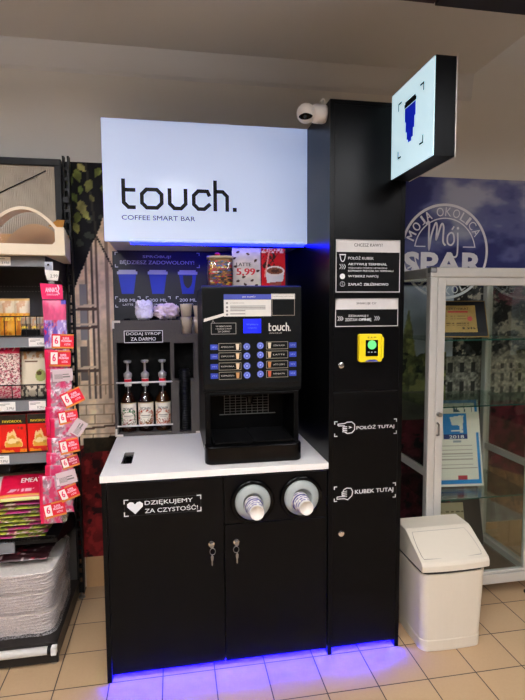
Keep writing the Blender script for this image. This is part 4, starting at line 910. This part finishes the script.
def speck(cv):
    n = fbm(cv.u * 30, cv.v * 30 / cv.a, 5, 2); m = fbm(cv.u * 28 + 9, cv.v * 28 / cv.a, 15, 2); cv.c[:] = hexc('e6d2c6'); cv.put(n > .6, 'b0485c'); cv.put(m > .62, '6a3c38'); cv.put(cv.v > .82, 'd01a48'); cv.put(cv.v < .24, 'b8284c'); cv.put((cv.v < .24) & (m > .5), 'd8b0a8')
r = root('snack_pack', (0, 0, 0), 'pink and white speckled pack with red header', 'snack'); b_ = bag('bag', .115, .235, .04, 40, 90, speck, PRINTG, r, seed=31)
obj('lettering', G().stroke(curve([(-.045, .205), (-.03, .212), (-.036, .22), (-.044, .21), (-.03, .2), (-.012, .213), (-.018, .202), (-.004, .2), (.004, .214), (.006, .2), (.02, .212), (.024, .2), (.036, .205), (.044, .216)]), .003, -.0155), PAPER, b_); set_loc(r, -.425, .30, 1.1125, rx=-.05)
def creamp(cv):
    u, v = cv.u, cv.v; cv.c[:] = hexc('d9ccb4'); n = fbm(u * 10, v * 10, 6); cv.put((v > .82) & (n > .5), 'c08a5c'); cv.put((v > .76) & (v < .79) & (abs(u - .4) < .22), '6b5240'); cv.put(((u - .7) / .17) ** 2 + ((v - .47) / .13) ** 2 < .7 + n * .6, '9aa05c'); cv.put((((u - .66) / .09) ** 2 + ((v - .52) / .05) ** 2 < 1), '4a3c20')
    cv.put(((u > .9) | (u < .05)) & (np.mod(v * 9 + u * 5, 1) < .5), 'c83848'); cv.put((v < .24) & (fbm(u * 14, v * 14, 9) > .5), '5a5048'); cv.put((v < .26) & (v > .24), '8a7c6c')
r = root('snack_pack', (0, 0, 0), 'cream paper pack with green picture beside the speckled one', 'snack'); bag('bag', .125, .198, .05, 40, 60, creamp, PRINT, r, seed=37, wr=.06); set_loc(r, -.312, .325, 1.1125, rx=-.09)
r = root('snack_pack', (0, 0, 0), 'clear film pack peeping out behind the cream paper pack', 'snack'); bag('bag', .12, .22, .03, 26, 40, lambda cv: cv.c.__setitem__(slice(None), hexc('8f8a84') * (.6 + .9 * fbm(cv.u * 9, cv.v * 14, 3)[..., None])), PRINTG, r, seed=41); set_loc(r, -.30, .375, 1.1125, rx=-.05)

def redbox(cv):
    u, v = cv.u, cv.v; n = fbm(u * 7, v * 7, 8); cv.c[:] = hexc('d3140c') ; cv.put(v > .74, '16120e')
    m = fbm(u * 5 + 3, v * 9, 21); x = u - .5 + .22 * (m - .5); z = v - .3
    cv.put((v < .09) & (n > .5), 'e88a1c')
    fl = z + .34 * abs(x) * 2.2 - .16 + .3 * (fbm(u * 9, v * 3, 5) - .5); cv.put((fl < .16) & (abs(x) < .3) & (z > -.16), 'e9c084'); cv.put((fl < .03) & (abs(x) < .27) & (z > -.16), 'd29a34')
    cv.put(((x + .04) / .2) ** 2 + (z / .075) ** 2 < .6 + .7 * n, 'e6cf94'); cv.put((((x - .06) / .13) ** 2 + ((z + .05) / .05) ** 2 < 1) & (n > .42), 'b8862c'); cv.ell(.84, .64, .05, .04, '7c2a1c'); cv.ell(.72, .65, .04, .03, '8a3a24')
for i, (x, lb) in enumerate(((-.455, 'red box with flame picture and black top, nearest the picture edge'), (-.291, 'red box with flame picture and black top, half behind the pink strip'))):
    w = .108 if i == 0 else .1
    r = root('red_box', (0, 0, 0), lb, 'box', 'red boxes with flames'); obj('carton', G().box(-w / 2, w / 2, .001, .2, 0, .162), mat('red carton', 'a8140e', .45), r, bevel=.001)
    c_ = card('printed_front', w - .001, .161, 50, 76, redbox, PRINTG, r, t=.001); c_.location = (0, .0, .0005); obj('lettering', G().text('FAVOROOL', -w * .36, w * .36, .128, .138, -.0011, .03), mat('yellow print', 'd9c22c', .5), c_); set_loc(r, (-.397, -.289)[i], .268 + i * .004, .8865)
r = root('red_box', (0, 0, 0), 'red box with flame picture, cut off by the left picture edge', 'box', 'red boxes with flames'); obj('carton', G().box(-.054, .054, .001, .2, 0, .162), mat('red carton', 'a8140e', .45), r, bevel=.001); card('printed_front', .107, .161, 50, 76, redbox, PRINTG, r, t=.001); set_loc(r, -.508, .268, .8865)

# stack of flat magenta and green packs
def flatp(seed):
    def f(cv):
        n = fbm(cv.u * 6 + seed, cv.v * 4, seed); cv.c[:] = hexc('6f7a1c') * (.7 + .7 * n[..., None]); cv.put(n > .56, '9c2f62'); cv.put(n < .38, 'a9a83c'); cv.put((n > .48) & (n < .52), 'd8b7a8'); cv.put(cv.u < .2, '8a3a70')
    return f
for k in range(9):
    tp = k == 8
    r = root('flat_pack', (0, 0, 0), 'uppermost flat pack of the green and magenta stack, pink front drooping over' if tp else ('lowest flat pack of the green and magenta stack, on the shelf' if k == 0 else 'flat pack within the green and magenta stack on the second-lowest shelf'), 'snack', 'flat green packs in a stack')
    b_ = bag('bag', .3, .26, .0145, 40, 30, flatp(50 + k), PRINTG, r, seed=60 + k, wr=.2)
    set_loc(r, -.425 + rnd.uniform(-.008, .008), .262 + rnd.uniform(-.004, .006), .5155 + k * .0178, rx=-math.pi / 2)
def pinkp(cv):
    cv.c[:] = hexc('d0103c'); cv.put(cv.v < .1, 'c8c06a'); cv.put((cv.v < .18) & (cv.v > .1), 'd88a3c'); cv.put(cv.u < .12, 'd8ccc4'); cv.put((cv.v > .86), '5a4a3a'); cv.put((cv.v > .25) & (cv.v < .36) & (fbm(cv.u * 30, cv.v * 9, 7) > .45) & (cv.u > .25) & (cv.u < .7), 'e8b0b8')
r = root('flat_pack', (0, 0, 0), 'bright pink pack lying tilted on top of the green stack', 'snack'); b_ = bag('bag', .235, .15, .02, 46, 40, pinkp, PRINTG, r, seed=77, wr=.1)
obj('lettering', G().text('EMEAT', -.01, .075, .085, .108, -.0115, .03), PAPER, b_); set_loc(r, -.375, .255, .679, rx=-.95, rz=.05)
r = root('film_pack', (0, 0, 0), 'dark glossy film pack lying behind the bright pink pack', 'snack'); bag('bag', .25, .14, .05, 30, 30, lambda cv: cv.c.__setitem__(slice(None), hexc('3a2a22') * (.5 + 1.2 * fbm(cv.u * 9, cv.v * 6, 3)[..., None])), PRINTG, r, seed=81, wr=.3); set_loc(r, -.37, .42, .70, rx=-1.2)

# film-wrapped white bundles on the base deck
WOOL = mat('white folded sheets', 'ddd3c9', .8, var=.15, vscale=60, bump=.8, bscale=120)
zb = .1005
for k, (h, nlay, dx) in enumerate(((.102, 7, .0), (.088, 6, -.006), (.09, 6, .004))):
    lb = ('lowest film-wrapped white bundle on the shelf base', 'film-wrapped white bundle between the lowest and topmost bundle', 'topmost film-wrapped white bundle under the bottom shelf')[k]
    r = root('white_bundle', (-.41, .37, zb), lb, 'bundle', 'white bundles on the base deck'); g = G(); lh = (h - .013) / nlay
    for i in range(nlay):
        o = len(g.v); g.ball((-.42 + dx, .385, zb + .003 + lh * (i + .5)), 1, 60, 10)
        for j in range(o, len(g.v)):
            x, y, z = g.v[j]; d = np.array([x + .42 - dx, y - .385, z - zb - .003 - lh * (i + .5)]); q = d / (abs(d[0]) ** 7 + abs(d[1]) ** 7 + abs(d[2]) ** 2.3 + 1e-12) ** (1 / 7.); q[2] = d[2]
            w_ = .164 + .009 * float(fbm(np.array(i * 3.1 + d[1] * 5), np.array(d[0] * 6.), 5 + k))
            g.v[j] = (-.42 + dx + q[0] * w_, .385 + q[1] * .175 * (1 + .02 * math.sin(d[0] * 14 + i * 2)), zb + .003 + lh * (i + .5) + q[2] * lh * .52 + .0035 * math.sin(d[0] * 5 + i) * (1 if i else 0))
            if g.v[j][2] < zb + .0005: g.v[j] = (g.v[j][0], g.v[j][1], zb + .0005)
    obj('sheets', g, WOOL, r, smooth=True)
    fg = G(); pts = []
    vs = []; fs = []; nn = 80
    for i in range(7):
        for j in range(nn):
            a = 6.2832 * j / nn; c, s2 = math.cos(a), math.sin(a); q = 1 / (abs(c) ** 7 + abs(s2) ** 7) ** (1 / 7.)
            e = 1.035 + .03 * float(fbm(np.array(j * .35), np.array(i * .9 + k), 3)) 
            vs.append((-.42 + dx + c * q * .172 * e, .385 + s2 * q * .178 * e, zb + .002 + (h - .005) * i / 6))
    for i in range(6):
        for j in range(nn): fs.append((i * nn + j, i * nn + (j + 1) % nn, (i + 1) * nn + (j + 1) % nn, (i + 1) * nn + j))
    obj('film_wrap', G().add(vs, fs), FILM, r, 'clear crinkled film', smooth=True)
    zb += h + .001
r = root('film_pack', (0, 0, 0), 'dark red film pack lying on the white bundles', 'snack'); bag('bag', .3, .3, .03, 40, 40, lambda cv: (cv.c.__setitem__(slice(None), hexc('2a1416') * (.5 + 1.2 * fbm(cv.u * 9, cv.v * 6, 3)[..., None])), cv.put(fbm(cv.u * 7, cv.v * 7, 12) > .58, '8a1f2c'), cv.put(fbm(cv.u * 17, cv.v * 17, 13) > .7, 'b8a8a4')), PRINTG, r, seed=91, wr=.35); set_loc(r, -.43, .27, .408, rx=-math.pi / 2)

# pink strip of hanging packs
r = root('clip_strip', (-.21, .235, 1.6), 'clear plastic strip hanging from the top shelf, holding pink packs', 'strip')
STR = glassmat('strip plastic', (.9, .93, .97), .12, .1, .2)
pts = [(-.222, 1.672), (-.212, 1.6), (-.2, 1.45), (-.182, 1.3), (-.17, 1.1), (-.172, .9), (-.185, .7), (-.2, .58)]
g = G()
for (xa, za), (xb, zc) in zip(pts[:-1], pts[1:]): g.add([(xa - .012, .2385, za), (xa + .012, .2385, za), (xb + .012, .2385, zc), (xb - .012, .2385, zc), (xa - .012, .24, za), (xa + .012, .24, za), (xb + .012, .24, zc), (xb - .012, .24, zc)], [(0, 1, 2, 3), (4, 7, 6, 5), (0, 3, 7, 4), (1, 5, 6, 2)])
obj('strip', g, STR, r)
obj('hook_tab', G().box(-.236, -.204, .2395, .242, 1.63, 1.685), mat('pale blue plastic', 'a9aebf', .3), r)
obj('hook_hole', G().disc(-.222, 1.672, .005, .2388), BLACKP, r)
obj('price_ticket', G().prism([(-.236, 1.652), (-.18, 1.647), (-.186, 1.607), (-.228, 1.61)], .236, .2375), PAPER, r); obj('lettering', G().text('2.99', -.215, -.186, 1.62, 1.633, .2355, .01), LG, r)
obj('header_card', G().prism([(-.257, 1.597), (-.17, 1.591), (-.168, 1.53), (-.25, 1.532)], .2365, .238), MAG, r, 'magenta header card')
obj('lettering', G().text("ANNA'S", -.237, -.19, 1.56, 1.58, .236, .03).text('SWEETS BAR', -.232, -.186, 1.547, 1.554, .236, .02).stroke([(-.188, 1.59), (-.183, 1.575), (-.188, 1.562), (-.182, 1.552)], .004, .236), mat('pale pink print', 'f0c8dc', .5), r)
ORG = mat('orange label edge', 'c97a2c', .5)
#      bag x, z top, w,   h,    label x, z,    w,    h,   tilt, kind, description
PK = [(-.200, 1.528, .09, .20, -.171, 1.358, .085, .06, -.04, 'lilac', 'topmost hanging pack, lilac and pink above its red label'),
      (-.195, 1.325, .098, .165, -.182, 1.288, .082, .066, -.04, 'six', 'hanging pack second from top, upright red label with 6'),
      (-.190, 1.245, .1, .14, -.173, 1.219, .078, .05, .03, 'white', 'hanging pack with a pale barcode label above the tilted label'),
      (-.190, 1.16, .1, .14, -.137, 1.126, .082, .064, .42, 'six', 'hanging pack with a strongly tilted red label jutting to the side'),
      (-.196, 1.09, .1, .12, -.155, 1.047, .076, .056, .14, 'six', 'hanging pack with red label below the jutting tilted one'),
      (-.180, 1.03, .11, .13, -.124, .99, .066, .052, .95, 'white', 'hanging pack with a steep pale barcode label at the strip side'),
      (-.196, .95, .1, .13, -.16, .916, .076, .06, .16, 'six', 'hanging pack with red label below the steep pale one'),
      (-.2, .89, .1, .12, -.158, .852, .07, .048, .26, 'dim', 'hanging pack with a small dim red label'),
      (-.2, .84, .11, .15, -.172, .788, .076, .056, .2, 'white', 'hanging pack with wide clear bag and pale label near the lower end'),
      (-.2, .77, .105, .13, -.165, .727, .076, .058, .34, 'six', 'hanging pack second from the bottom, tilted red label with 6'),
      (-.235, .80, .085, .2, -.221, .649, .084, .062, .16, 'six', 'lowest hanging pack, red label with 6 above the green stack')]
def pinkbag(k):
    def f(cv):
        n = fbm(cv.u * 6 + k, cv.v * 6, 40 + k); cv.c[:] = hexc('c2607c') * (.8 + .4 * n[..., None])
        cv.put(n > .52, 'a08a94'); cv.put((n > .52) & (fbm(cv.u * 7, cv.v * 9, 60 + k) > .56), 'd8c6ce'); cv.put(n < .4, 'b8285a'); cv.put((fbm(cv.u * 5, cv.v * 9, 70 + k) > .66), '8a6474'); cv.put(cv.u < .16, 'c81448')
        if k == 0: cv.put(cv.v > .58, hexc('d4507c') * (.8 + .4 * n[..., None])); cv.put((cv.v < .6) & (n > .45), '9a86c8'); cv.put((cv.v < .6) & (n > .6), 'd8cce8'); cv.put((cv.v < .55) & (n < .4), '5a44a0'); cv.put((cv.u > .8) & (cv.v > .9), '3a2a9c')
    return f
for k, (x, zt, w, h, lx, lz, lw, lh, tl, kd, lb) in enumerate(PK):
    if k >= 5: lx += .008; x += .006; lz += .012 + (.014 if k == 10 else 0); zt += .012
    lx -= x; dz = lz - zt
    r = root('hanging_pack', (0, 0, 0), lb, 'snack', 'pink packs on the hanging strip')
    yb = .222 - .007 * k
    b_ = bag('bag', w, h, .0125, 26, 40, pinkbag(k), PRINTG, r, seed=100 + k, wr=.3); b_.location = (0, 0, -h)
    bk = obj('back_card', G().box(-w * .5 - .012, -w * .5 + .012, .0, .0012, -h * .98, -.004), MAG, r)
    bk.rotation_euler = (0, .02, -.5); 
    mt = {'six': RED, 'lilac': RED, 'white': mat('pale barcode card', 'c9b4b8', .4), 'dim': mat('dim red card', 'a81838', .4)}[kd]
    lbl = obj('label', G().box(-lw * .5, lw * .5, -.0008, .0008, -lh * .5, lh * .5), mt, r); lbl.location = (lx, -.0115, dz); lbl.rotation_euler = (0, -tl, .12)
    if kd != 'white': obj('label_edge', G().box(-lw * .5, lw * .5, -.0014, -.0009, -lh * .5, -lh * .5 + .007).box(-lw * .1, lw * .5, -.0014, -.0009, lh * .5 - .006, lh * .5), ORG, lbl)
    if kd in ('six', 'lilac', 'dim'):
        obj('number_patch', G().rect(-lw * .44, -lw * .12, -lh * .36, lh * .38, -.0016), PAPER, lbl); obj('number', G().text('6', -lw * .36, -lw * .2, -lh * .18, lh * .28, -.002, .03), MAG, lbl)
        obj('lettering', G().text('SUPER', -lw * .0, lw * .3, lh * .12, lh * .28, -.0016, .03).text('PRZEKĄSKI', -lw * .06, lw * .4, -lh * .08, lh * .1, -.0016, .03).text('6 SZTUK', lw * .08, lw * .36, -lh * .27, -lh * .14, -.0016, .02), mat('pale pink print', 'f0c8dc', .5), lbl)
    else:
        g = G()
        for i in range(9): g.rect(-lw * .4 + i * .0035, -lw * .4 + i * .0035 + .0017, -lh * .3, lh * .1, -.0012)
        g.rect(-.0, lw * .36, -lh * .2, -lh * .08, -.0012).rect(.0, lw * .3, lh * .02, lh * .1, -.0012); obj('lettering', g, LG, lbl)
    set_loc(r, x, yb, zt)

# ================================================================== WASTE BIN
r = root('waste_bin', (1.447, .07, 0), 'off-white swing-top waste bin beside the black tower', 'bin')
def rrect(x0, x1, y0, y1, rad, n=6, bul=0.):
    o = []
    for cx_, cy_, a in ((x0 + rad, y0 + rad, 180), (x1 - rad, y0 + rad, 270), (x1 - rad, y1 - rad, 0), (x0 + rad, y1 - rad, 90)):
        for i in range(n + 1):
            t = math.radians(a + 90 * i / n); px, py = cx_ + rad * math.cos(t), cy_ + rad * math.sin(t)
            if py < (y0 + y1) / 2: py -= bul * (1 - ((px - (x0 + x1) / 2) / ((x1 - x0) / 2)) ** 2)
            o.append((px, py))
        if a == 180:
            for i in range(1, 8):
                px = x0 + rad + (x1 - x0 - 2 * rad) * i / 8; o.append((px, y0 - bul * (1 - ((px - (x0 + x1) / 2) / ((x1 - x0) / 2)) ** 2)))
    return o
def loft(rings, cap0=True, cap1=True):
    g = G(); n = len(rings[0]); vs = [p for r_ in rings for p in r_]; fs = []
    for i in range(len(rings) - 1):
        for j in range(n): fs.append((i * n + j, i * n + (j + 1) % n, (i + 1) * n + (j + 1) % n, (i + 1) * n + j))
    if cap0: fs.append(tuple(range(n))[::-1])
    if cap1: fs.append(tuple(range((len(rings) - 1) * n, len(rings) * n)))
    return g.add(vs, fs)
def ring(x0, x1, y0, y1, rad, z, bul=.008): return [(a, b, z) for a, b in rrect(x0, x1, y0, y1, rad, 6, bul)]
bxa = lambda z, e=0: (1.308 - .013 * z / .39 - e, 1.593 + .013 * z / .39 + e, -.06 - .013 * z / .39 - e, .185 + .013 * z / .39 + e)
obj('body', loft([ring(*bxa(0, -.004), .03, .0005), ring(*bxa(.003), .033, .003), ring(*bxa(.05), .033, .05), ring(*bxa(.054, -.002), .032, .054), ring(*bxa(.35, -.002), .032, .352)]), BINW, r, smooth=False, bevel=0)
obj('gap_shade_fill', loft([ring(*bxa(.345, -.009), .029, .352), ring(*bxa(.35, -.009), .029, .385)]), RUBBER, r)  # dark inset put in to give the gap under the lid its shade
# lid: side profile (y,z) swept across the width
lp = [(-.082, .371), (-.082, .396), (-.073, .41), (.064, .484), (.084, .492), (.19, .494), (.203, .487), (.205, .371)]
L0, L1 = 1.293, 1.608
rings = []
for t, ins in ((0, .022), (.004, .012), (.012, .004), (.026, 0), (1 - .026, 0), (1 - .012, .004), (1 - .004, .012), (1, .022)):
    x = L0 + (L1 - L0) * t; cy, czc = .07, .43; rings.append([(x, cy + (a - cy) * (1 - ins * 1.2), (czc + (b - czc) * (1 - ins * 1.6))) for a, b in lp])
mids = []
for t in (.2, .4, .6, .8):
    x = L0 + (L1 - L0) * t; bl = .008 * (1 - (2 * t - 1) ** 2); mids.append([(x, a - (bl if a < -.05 else 0), b) for a, b in lp])
lid = obj('lid', loft(rings[:4] + mids + rings[4:]), BINW, r, smooth=False)
b = lid.modifiers.new('soft edges', 'BEVEL'); b.width = .006; b.segments = 3; b.limit_method = 'ANGLE'; b.angle_limit = .5
bake(lid)
# flap outline on the slope
sl = lambda t: (-.073 + .137 * t, .41 + .074 * t)
fl = []
for i in range(7): t = i / 6; fl.append((1.312 + (1.58 - 1.312) * t, .1 - .035 * math.sin(math.pi * t)))
up = [(1.584, .2), (1.583, .5), (1.577, .8), (1.57, .98), (1.316, .98), (1.311, .8), (1.307, .5), (1.308, .2)]
pts = [(x, v) for x, v in fl] + up
def onsl(x, v, e): a, b_ = sl(v); return (x, a - .475 * e, b_ + .88 * e)
P0 = [onsl(x, v, -.001) for x, v in pts]; P1 = [onsl(x, v, .0025) for x, v in pts]
obj('flap', loft([P0, P1]), BINW, lid, bevel=.001)
g = G().tube([onsl(x, v, .0012) for x, v in pts], .0016, 6, True); obj('flap_gap', g, mat('seam shade', '8f867c', .8), lid)

# ================================================================== GLASS DISPLAY CABINET
CX0, CX1, CY0, CY1, CZ0, CZ1 = 1.477, 2.11, .24, .725, .085, 1.677
r = root('display_cabinet', (1.79, .48, 0), 'glass display cabinet with aluminium frame and certificates inside', 'cabinet')
pw = .04; g = G()
for x in (CX0, CX1 - pw):
    for yy in (CY0, CY1 - pw): obj('post', G().box(x, x + pw, yy, yy + pw, CZ0, CZ1 - .045), ALU, r, bevel=.006)
g = G().box(CX0 + .0, CX1, CY0, CY0 + pw, CZ1 - .045, CZ1).box(CX0, CX1, CY1 - pw, CY1, CZ1 - .045, CZ1).box(CX0, CX0 + pw, CY0 + pw, CY1 - pw, CZ1 - .045, CZ1).box(CX1 - pw, CX1, CY0 + pw, CY1 - pw, CZ1 - .045, CZ1)
obj('top_frame', g, ALU, r, bevel=.005); obj('corner_joint', G().box(CX0 - .0015, CX0 + pw * .9, CY0 - .0015, CY0 + pw * .9, CZ1 - .03, CZ1 + .0015), SHELFG, r, bevel=.008)
g = G().box(CX0 + pw, CX1 - pw, CY0, CY0 + pw, CZ0, CZ0 + .05).box(CX0 + pw, CX1 - pw, CY1 - pw, CY1, CZ0, CZ0 + .05).box(CX0, CX0 + pw, CY0 + pw, CY1 - pw, CZ0, CZ0 + .05).box(CX1 - pw, CX1, CY0 + pw, CY1 - pw, CZ0, CZ0 + .05)
obj('bottom_frame', g, ALU, r, bevel=.003)
for x in (CX0 + .012, CX1 - .028): obj('side_rail', G().box(x, x + .016, CY0 + pw, CY1 - pw, .655, .69), ALU, r)
obj('floor_panel', G().box(CX0 + pw * .5, CX1 - pw * .5, CY0 + pw * .5, CY1 - pw * .5, CZ0 + .004, CZ0 + .016), mat('grey board', '6c665f', .7), r)
for x in (CX0 + .03, CX1 - .03):
    for yy in (CY0 + .03, CY1 - .03): obj('foot', G().lathe([(0, 0), (.022, 0), (.022, .006), (.01, .01), (.01, CZ0 + .001), (0, CZ0 + .001)], (x, yy, 0), 'z', 16), BLACKP, r)
for x in (CX0 + .018, CX1 - .022): obj('side_glass', G().box(x, x + .004, CY0 + pw, CY1 - pw, CZ0 + .05, CZ1 - .045), GLASS, r)
d = obj('door', G().box(CX0 + pw + .002, CX0 + pw + .042, CY0 + .004, CY0 + .028, CZ0 + .052, CZ1 - .047).box(CX1 - pw - .042, CX1 - pw - .002, CY0 + .004, CY0 + .028, CZ0 + .052, CZ1 - .047).box(CX0 + pw + .042, CX1 - pw - .042, CY0 + .004, CY0 + .028, CZ1 - .085, CZ1 - .047).box(CX0 + pw + .042, CX1 - pw - .042, CY0 + .004, CY0 + .028, CZ0 + .052, CZ0 + .066), ALU, r, bevel=.003)
obj('door_glass', G().box(CX0 + pw + .042, CX1 - pw - .042, CY0 + .014, CY0 + .018, CZ0 + .066, CZ1 - .085), GLASS, d)
obj('lock', G().lathe([(0, CY0 - .014), (.011, CY0 - .014), (.012, CY0), (.012, CY0 + .004)], (CX0 + pw + .018, 0, .973), 'y', 20), STEEL, d); obj('handle', G().tube([(CX0 + pw + .012, CY0 + .004, .93), (CX0 + pw + .012, CY0 - .012, .925), (CX0 + pw + .012, CY0 - .012, .875), (CX0 + pw + .012, CY0 + .004, .87)], .005, 8), STEEL, d)
SGL = glassmat('green edged glass', (.86, .93, .9), .06); EDG = mat('glass edge', '1f4a40', .15)
for z in (1.325, .995, .525):
    s_ = obj('glass_shelf', G().box(CX0 + .024, CX1 - .024, CY0 + .034, CY1 - .03, z, z + .006), SGL, r)
    obj('shelf_edge', G().box(CX0 + .024, CX1 - .024, CY0 + .032, CY0 + .0339, z, z + .006), EDG, s_)
    for x in (CX0 + .026, CX1 - .038):
        for yy in (CY0 + .08, CY1 - .08): obj('shelf_pin', G().lathe([(0, x), (.006, x), (.006, x + .012), (0, x + .012)], (0, yy, z - .0065), 'x', 10), CHROME, s_)
# door mat on the case floor
mt = obj('floor_mat', G().box(CX0 + .05, CX1 - .06, CY0 + .045, CY1 - .045, CZ0 + .0162, CZ0 + .022), mat('brown coir', '4b3a2e', .95, var=.5, vscale=160, bump=1., bscale=200), None, loc=(1.79, .48, CZ0 + .0162)); props(mt, 'dark brown mat on the floor of the display cabinet', 'mat')

def gold(cv):
    u, v = cv.u, cv.v; n = fbm(u * 3, v * 3, 3); cv.c[:] = hexc('b98f4c') * (.8 + .35 * n[..., None])
    cv.put((v > .72) & (v < .8) & (abs(u - .5) < .28), 'c8202c')
    for z in (.6, .5, .33, .26): cv.put((abs(v - z) < .018) & (abs(u - .46) < .32) & (fbm(u * 40, v * 3, 5) > .42), '6a4a22')
    cv.ell(.82, .5, .07, .09, 'cc4a4c'); cv.put((v < .2) & (v > .1) & (u > .5) & (fbm(u * 30, v * 12, 9) > .55), '4a3418')
r = root('plaque', (0, 0, 0), 'dark framed golden certificate plaque on the upper glass shelf', 'plaque')
obj('board', G().box(-.135, .135, 0, .012, 0, .2), mat('navy plaque board', '14131f', .3), r)
obj('rim', G().frame(-.133, .133, .002, .198, .004, -.0006), mat('gold rim', 'a8824a', .3, .8), r)
c_ = card('gold_sheet', .195, .148, 66, 50, gold, printmat('print metallic', .3), r, .001); c_.location = (-.02, -.0012, .026)
obj('lettering', G().text('CERTYFIKAT', -.062, .062, .124, .136, -.0014, .03), mat('brown print', '4a3418', .5), c_)
el = obj('easel_leg', G().box(-.02, .02, .0, .004, .0, .15), BLACKP, r); el.rotation_euler = (.5, 0, 0); el.location = (0, .09, .0)
set_loc(r, 1.792, .46, 1.3312, rx=-.3, rz=-.12)
def cert(cv):
    u, v = cv.u, cv.v; cv.c[:] = hexc('dcd3c6')
    cv.put((u > .9) & (u < .965) & ((v < .62) | (v > .86)) & (v > .03), '1f7ab8'); cv.put((v > .03) & (v < .075) & (u < .965), '1f7ab8'); cv.put((v > .965) & (u < .95), '1f7ab8')
    cv.box(.2, .72, .56, .84, '1a74b4'); cv.box(.2, .72, .545, .60, '1a2f6c')
    cv.poly([(.36, .8), (.62, .82), (.60, .66), (.64, .62), (.56, .62), (.56, .70), (.4, .71)], 'd8d4cc'); cv.poly([(.56, .8), (.66, .82), (.63, .66), (.60, .66)], 'd8d4cc'); cv.box(.38, .64, .635, .65, 'd8d4cc')
    for z in (.47, .42, .375, .345, .31, .25): cv.put((abs(v - z) < .005) & (u > .1) & (u < .8), 'a59a92')
    cv.put((abs(v - .21) < .004) & (u < .9), '8a8078'); cv.box(.46, .66, .08, .125, 'b03a44'); cv.box(.4, .58, .5, .53, '8e939a'); cv.put((v > .86) & (v < .93) & (u > .1) & (u < .85) & (fbm(u * 26, v * 6, 6) > .6), '2a4a5c')
r = root('certificate', (0, 0, 0), 'white certificate with blue edge leaning on the lower glass shelf', 'certificate', None)
c_ = card('sheet', .26, .46, 70, 124, cert, PRINT, r, .004); obj('lettering', G().text('2018', -.045, .038, .254, .271, -.0026, .03), PAPER, c_)
set_loc(r, 1.775, .43, .5325, rx=-.2, rz=-.1)
r = root('leaflet', (0, 0, 0), 'beige leaflet leaning at the bottom of the display cabinet', 'leaflet')
def leaf(cv): cv.c[:] = hexc('bca88a'); cv.put((cv.v > .8) & (cv.v < .84) & (fbm(cv.u * 30, cv.v * 5, 2) > .45), '6a5a44'); cv.put((cv.v > .2) & (cv.v < .5) & (fbm(cv.u * 12, cv.v * 12, 2) > .5), '8f7c5c')
card('sheet', .16, .28, 40, 70, leaf, PRINT, r, .002); set_loc(r, 1.80, .52, CZ0 + .0228, rx=-.25, rz=-.1)
r = root('dark_board', (0, 0, 0), 'dark board leaning behind the beige leaflet in the display cabinet', 'board'); obj('panel', G().box(-.09, .09, 0, .006, 0, .27), mat('dark board', '2a2625', .4), r, bevel=.001); obj('edge', G().frame(-.088, .088, .002, .268, .003, -.0005), SHELFG, r); set_loc(r, 1.95, .6, CZ0 + .0225, rx=-.25, rz=-.05)

# ================================================================== CAMERA, WORLD, EXPOSURE
cam = bpy.data.cameras.new('camera'); co = bpy.data.objects.new('camera', cam); COL.objects.link(co)
cam.sensor_fit = 'VERTICAL'; cam.sensor_height = 36.; cam.lens = 504.907 / 700 * 36; cam.clip_start = .05
from mathutils import Matrix, Vector
yaw, pit, rol = .174368, .081954, -.005984
fw = Vector((math.sin(yaw) * math.cos(pit), math.cos(yaw) * math.cos(pit), -math.sin(pit))); rt = Vector((math.cos(yaw), -math.sin(yaw), 0)); up_ = rt.cross(fw)
r2 = rt * math.cos(rol) + up_ * math.sin(rol); u2 = -rt * math.sin(rol) + up_ * math.cos(rol)
M = Matrix((r2, u2, -fw)).transposed().to_4x4(); M.translation = (.279945, -1.98024, 1.487896); co.matrix_world = M
sc.camera = co
w = bpy.data.worlds.new('world'); sc.world = w; w.use_nodes = True
w.node_tree.nodes['Background'].inputs[0].default_value = (.9, .85, .8, 1); w.node_tree.nodes['Background'].inputs[1].default_value = .05
sc.view_settings.view_transform = 'Standard'; sc.view_settings.look = 'None'; sc.view_settings.gamma = 1; sc.view_settings.use_curve_mapping = False
sc.view_settings.exposure = -.38
sc.cycles.transparent_max_bounces = 24
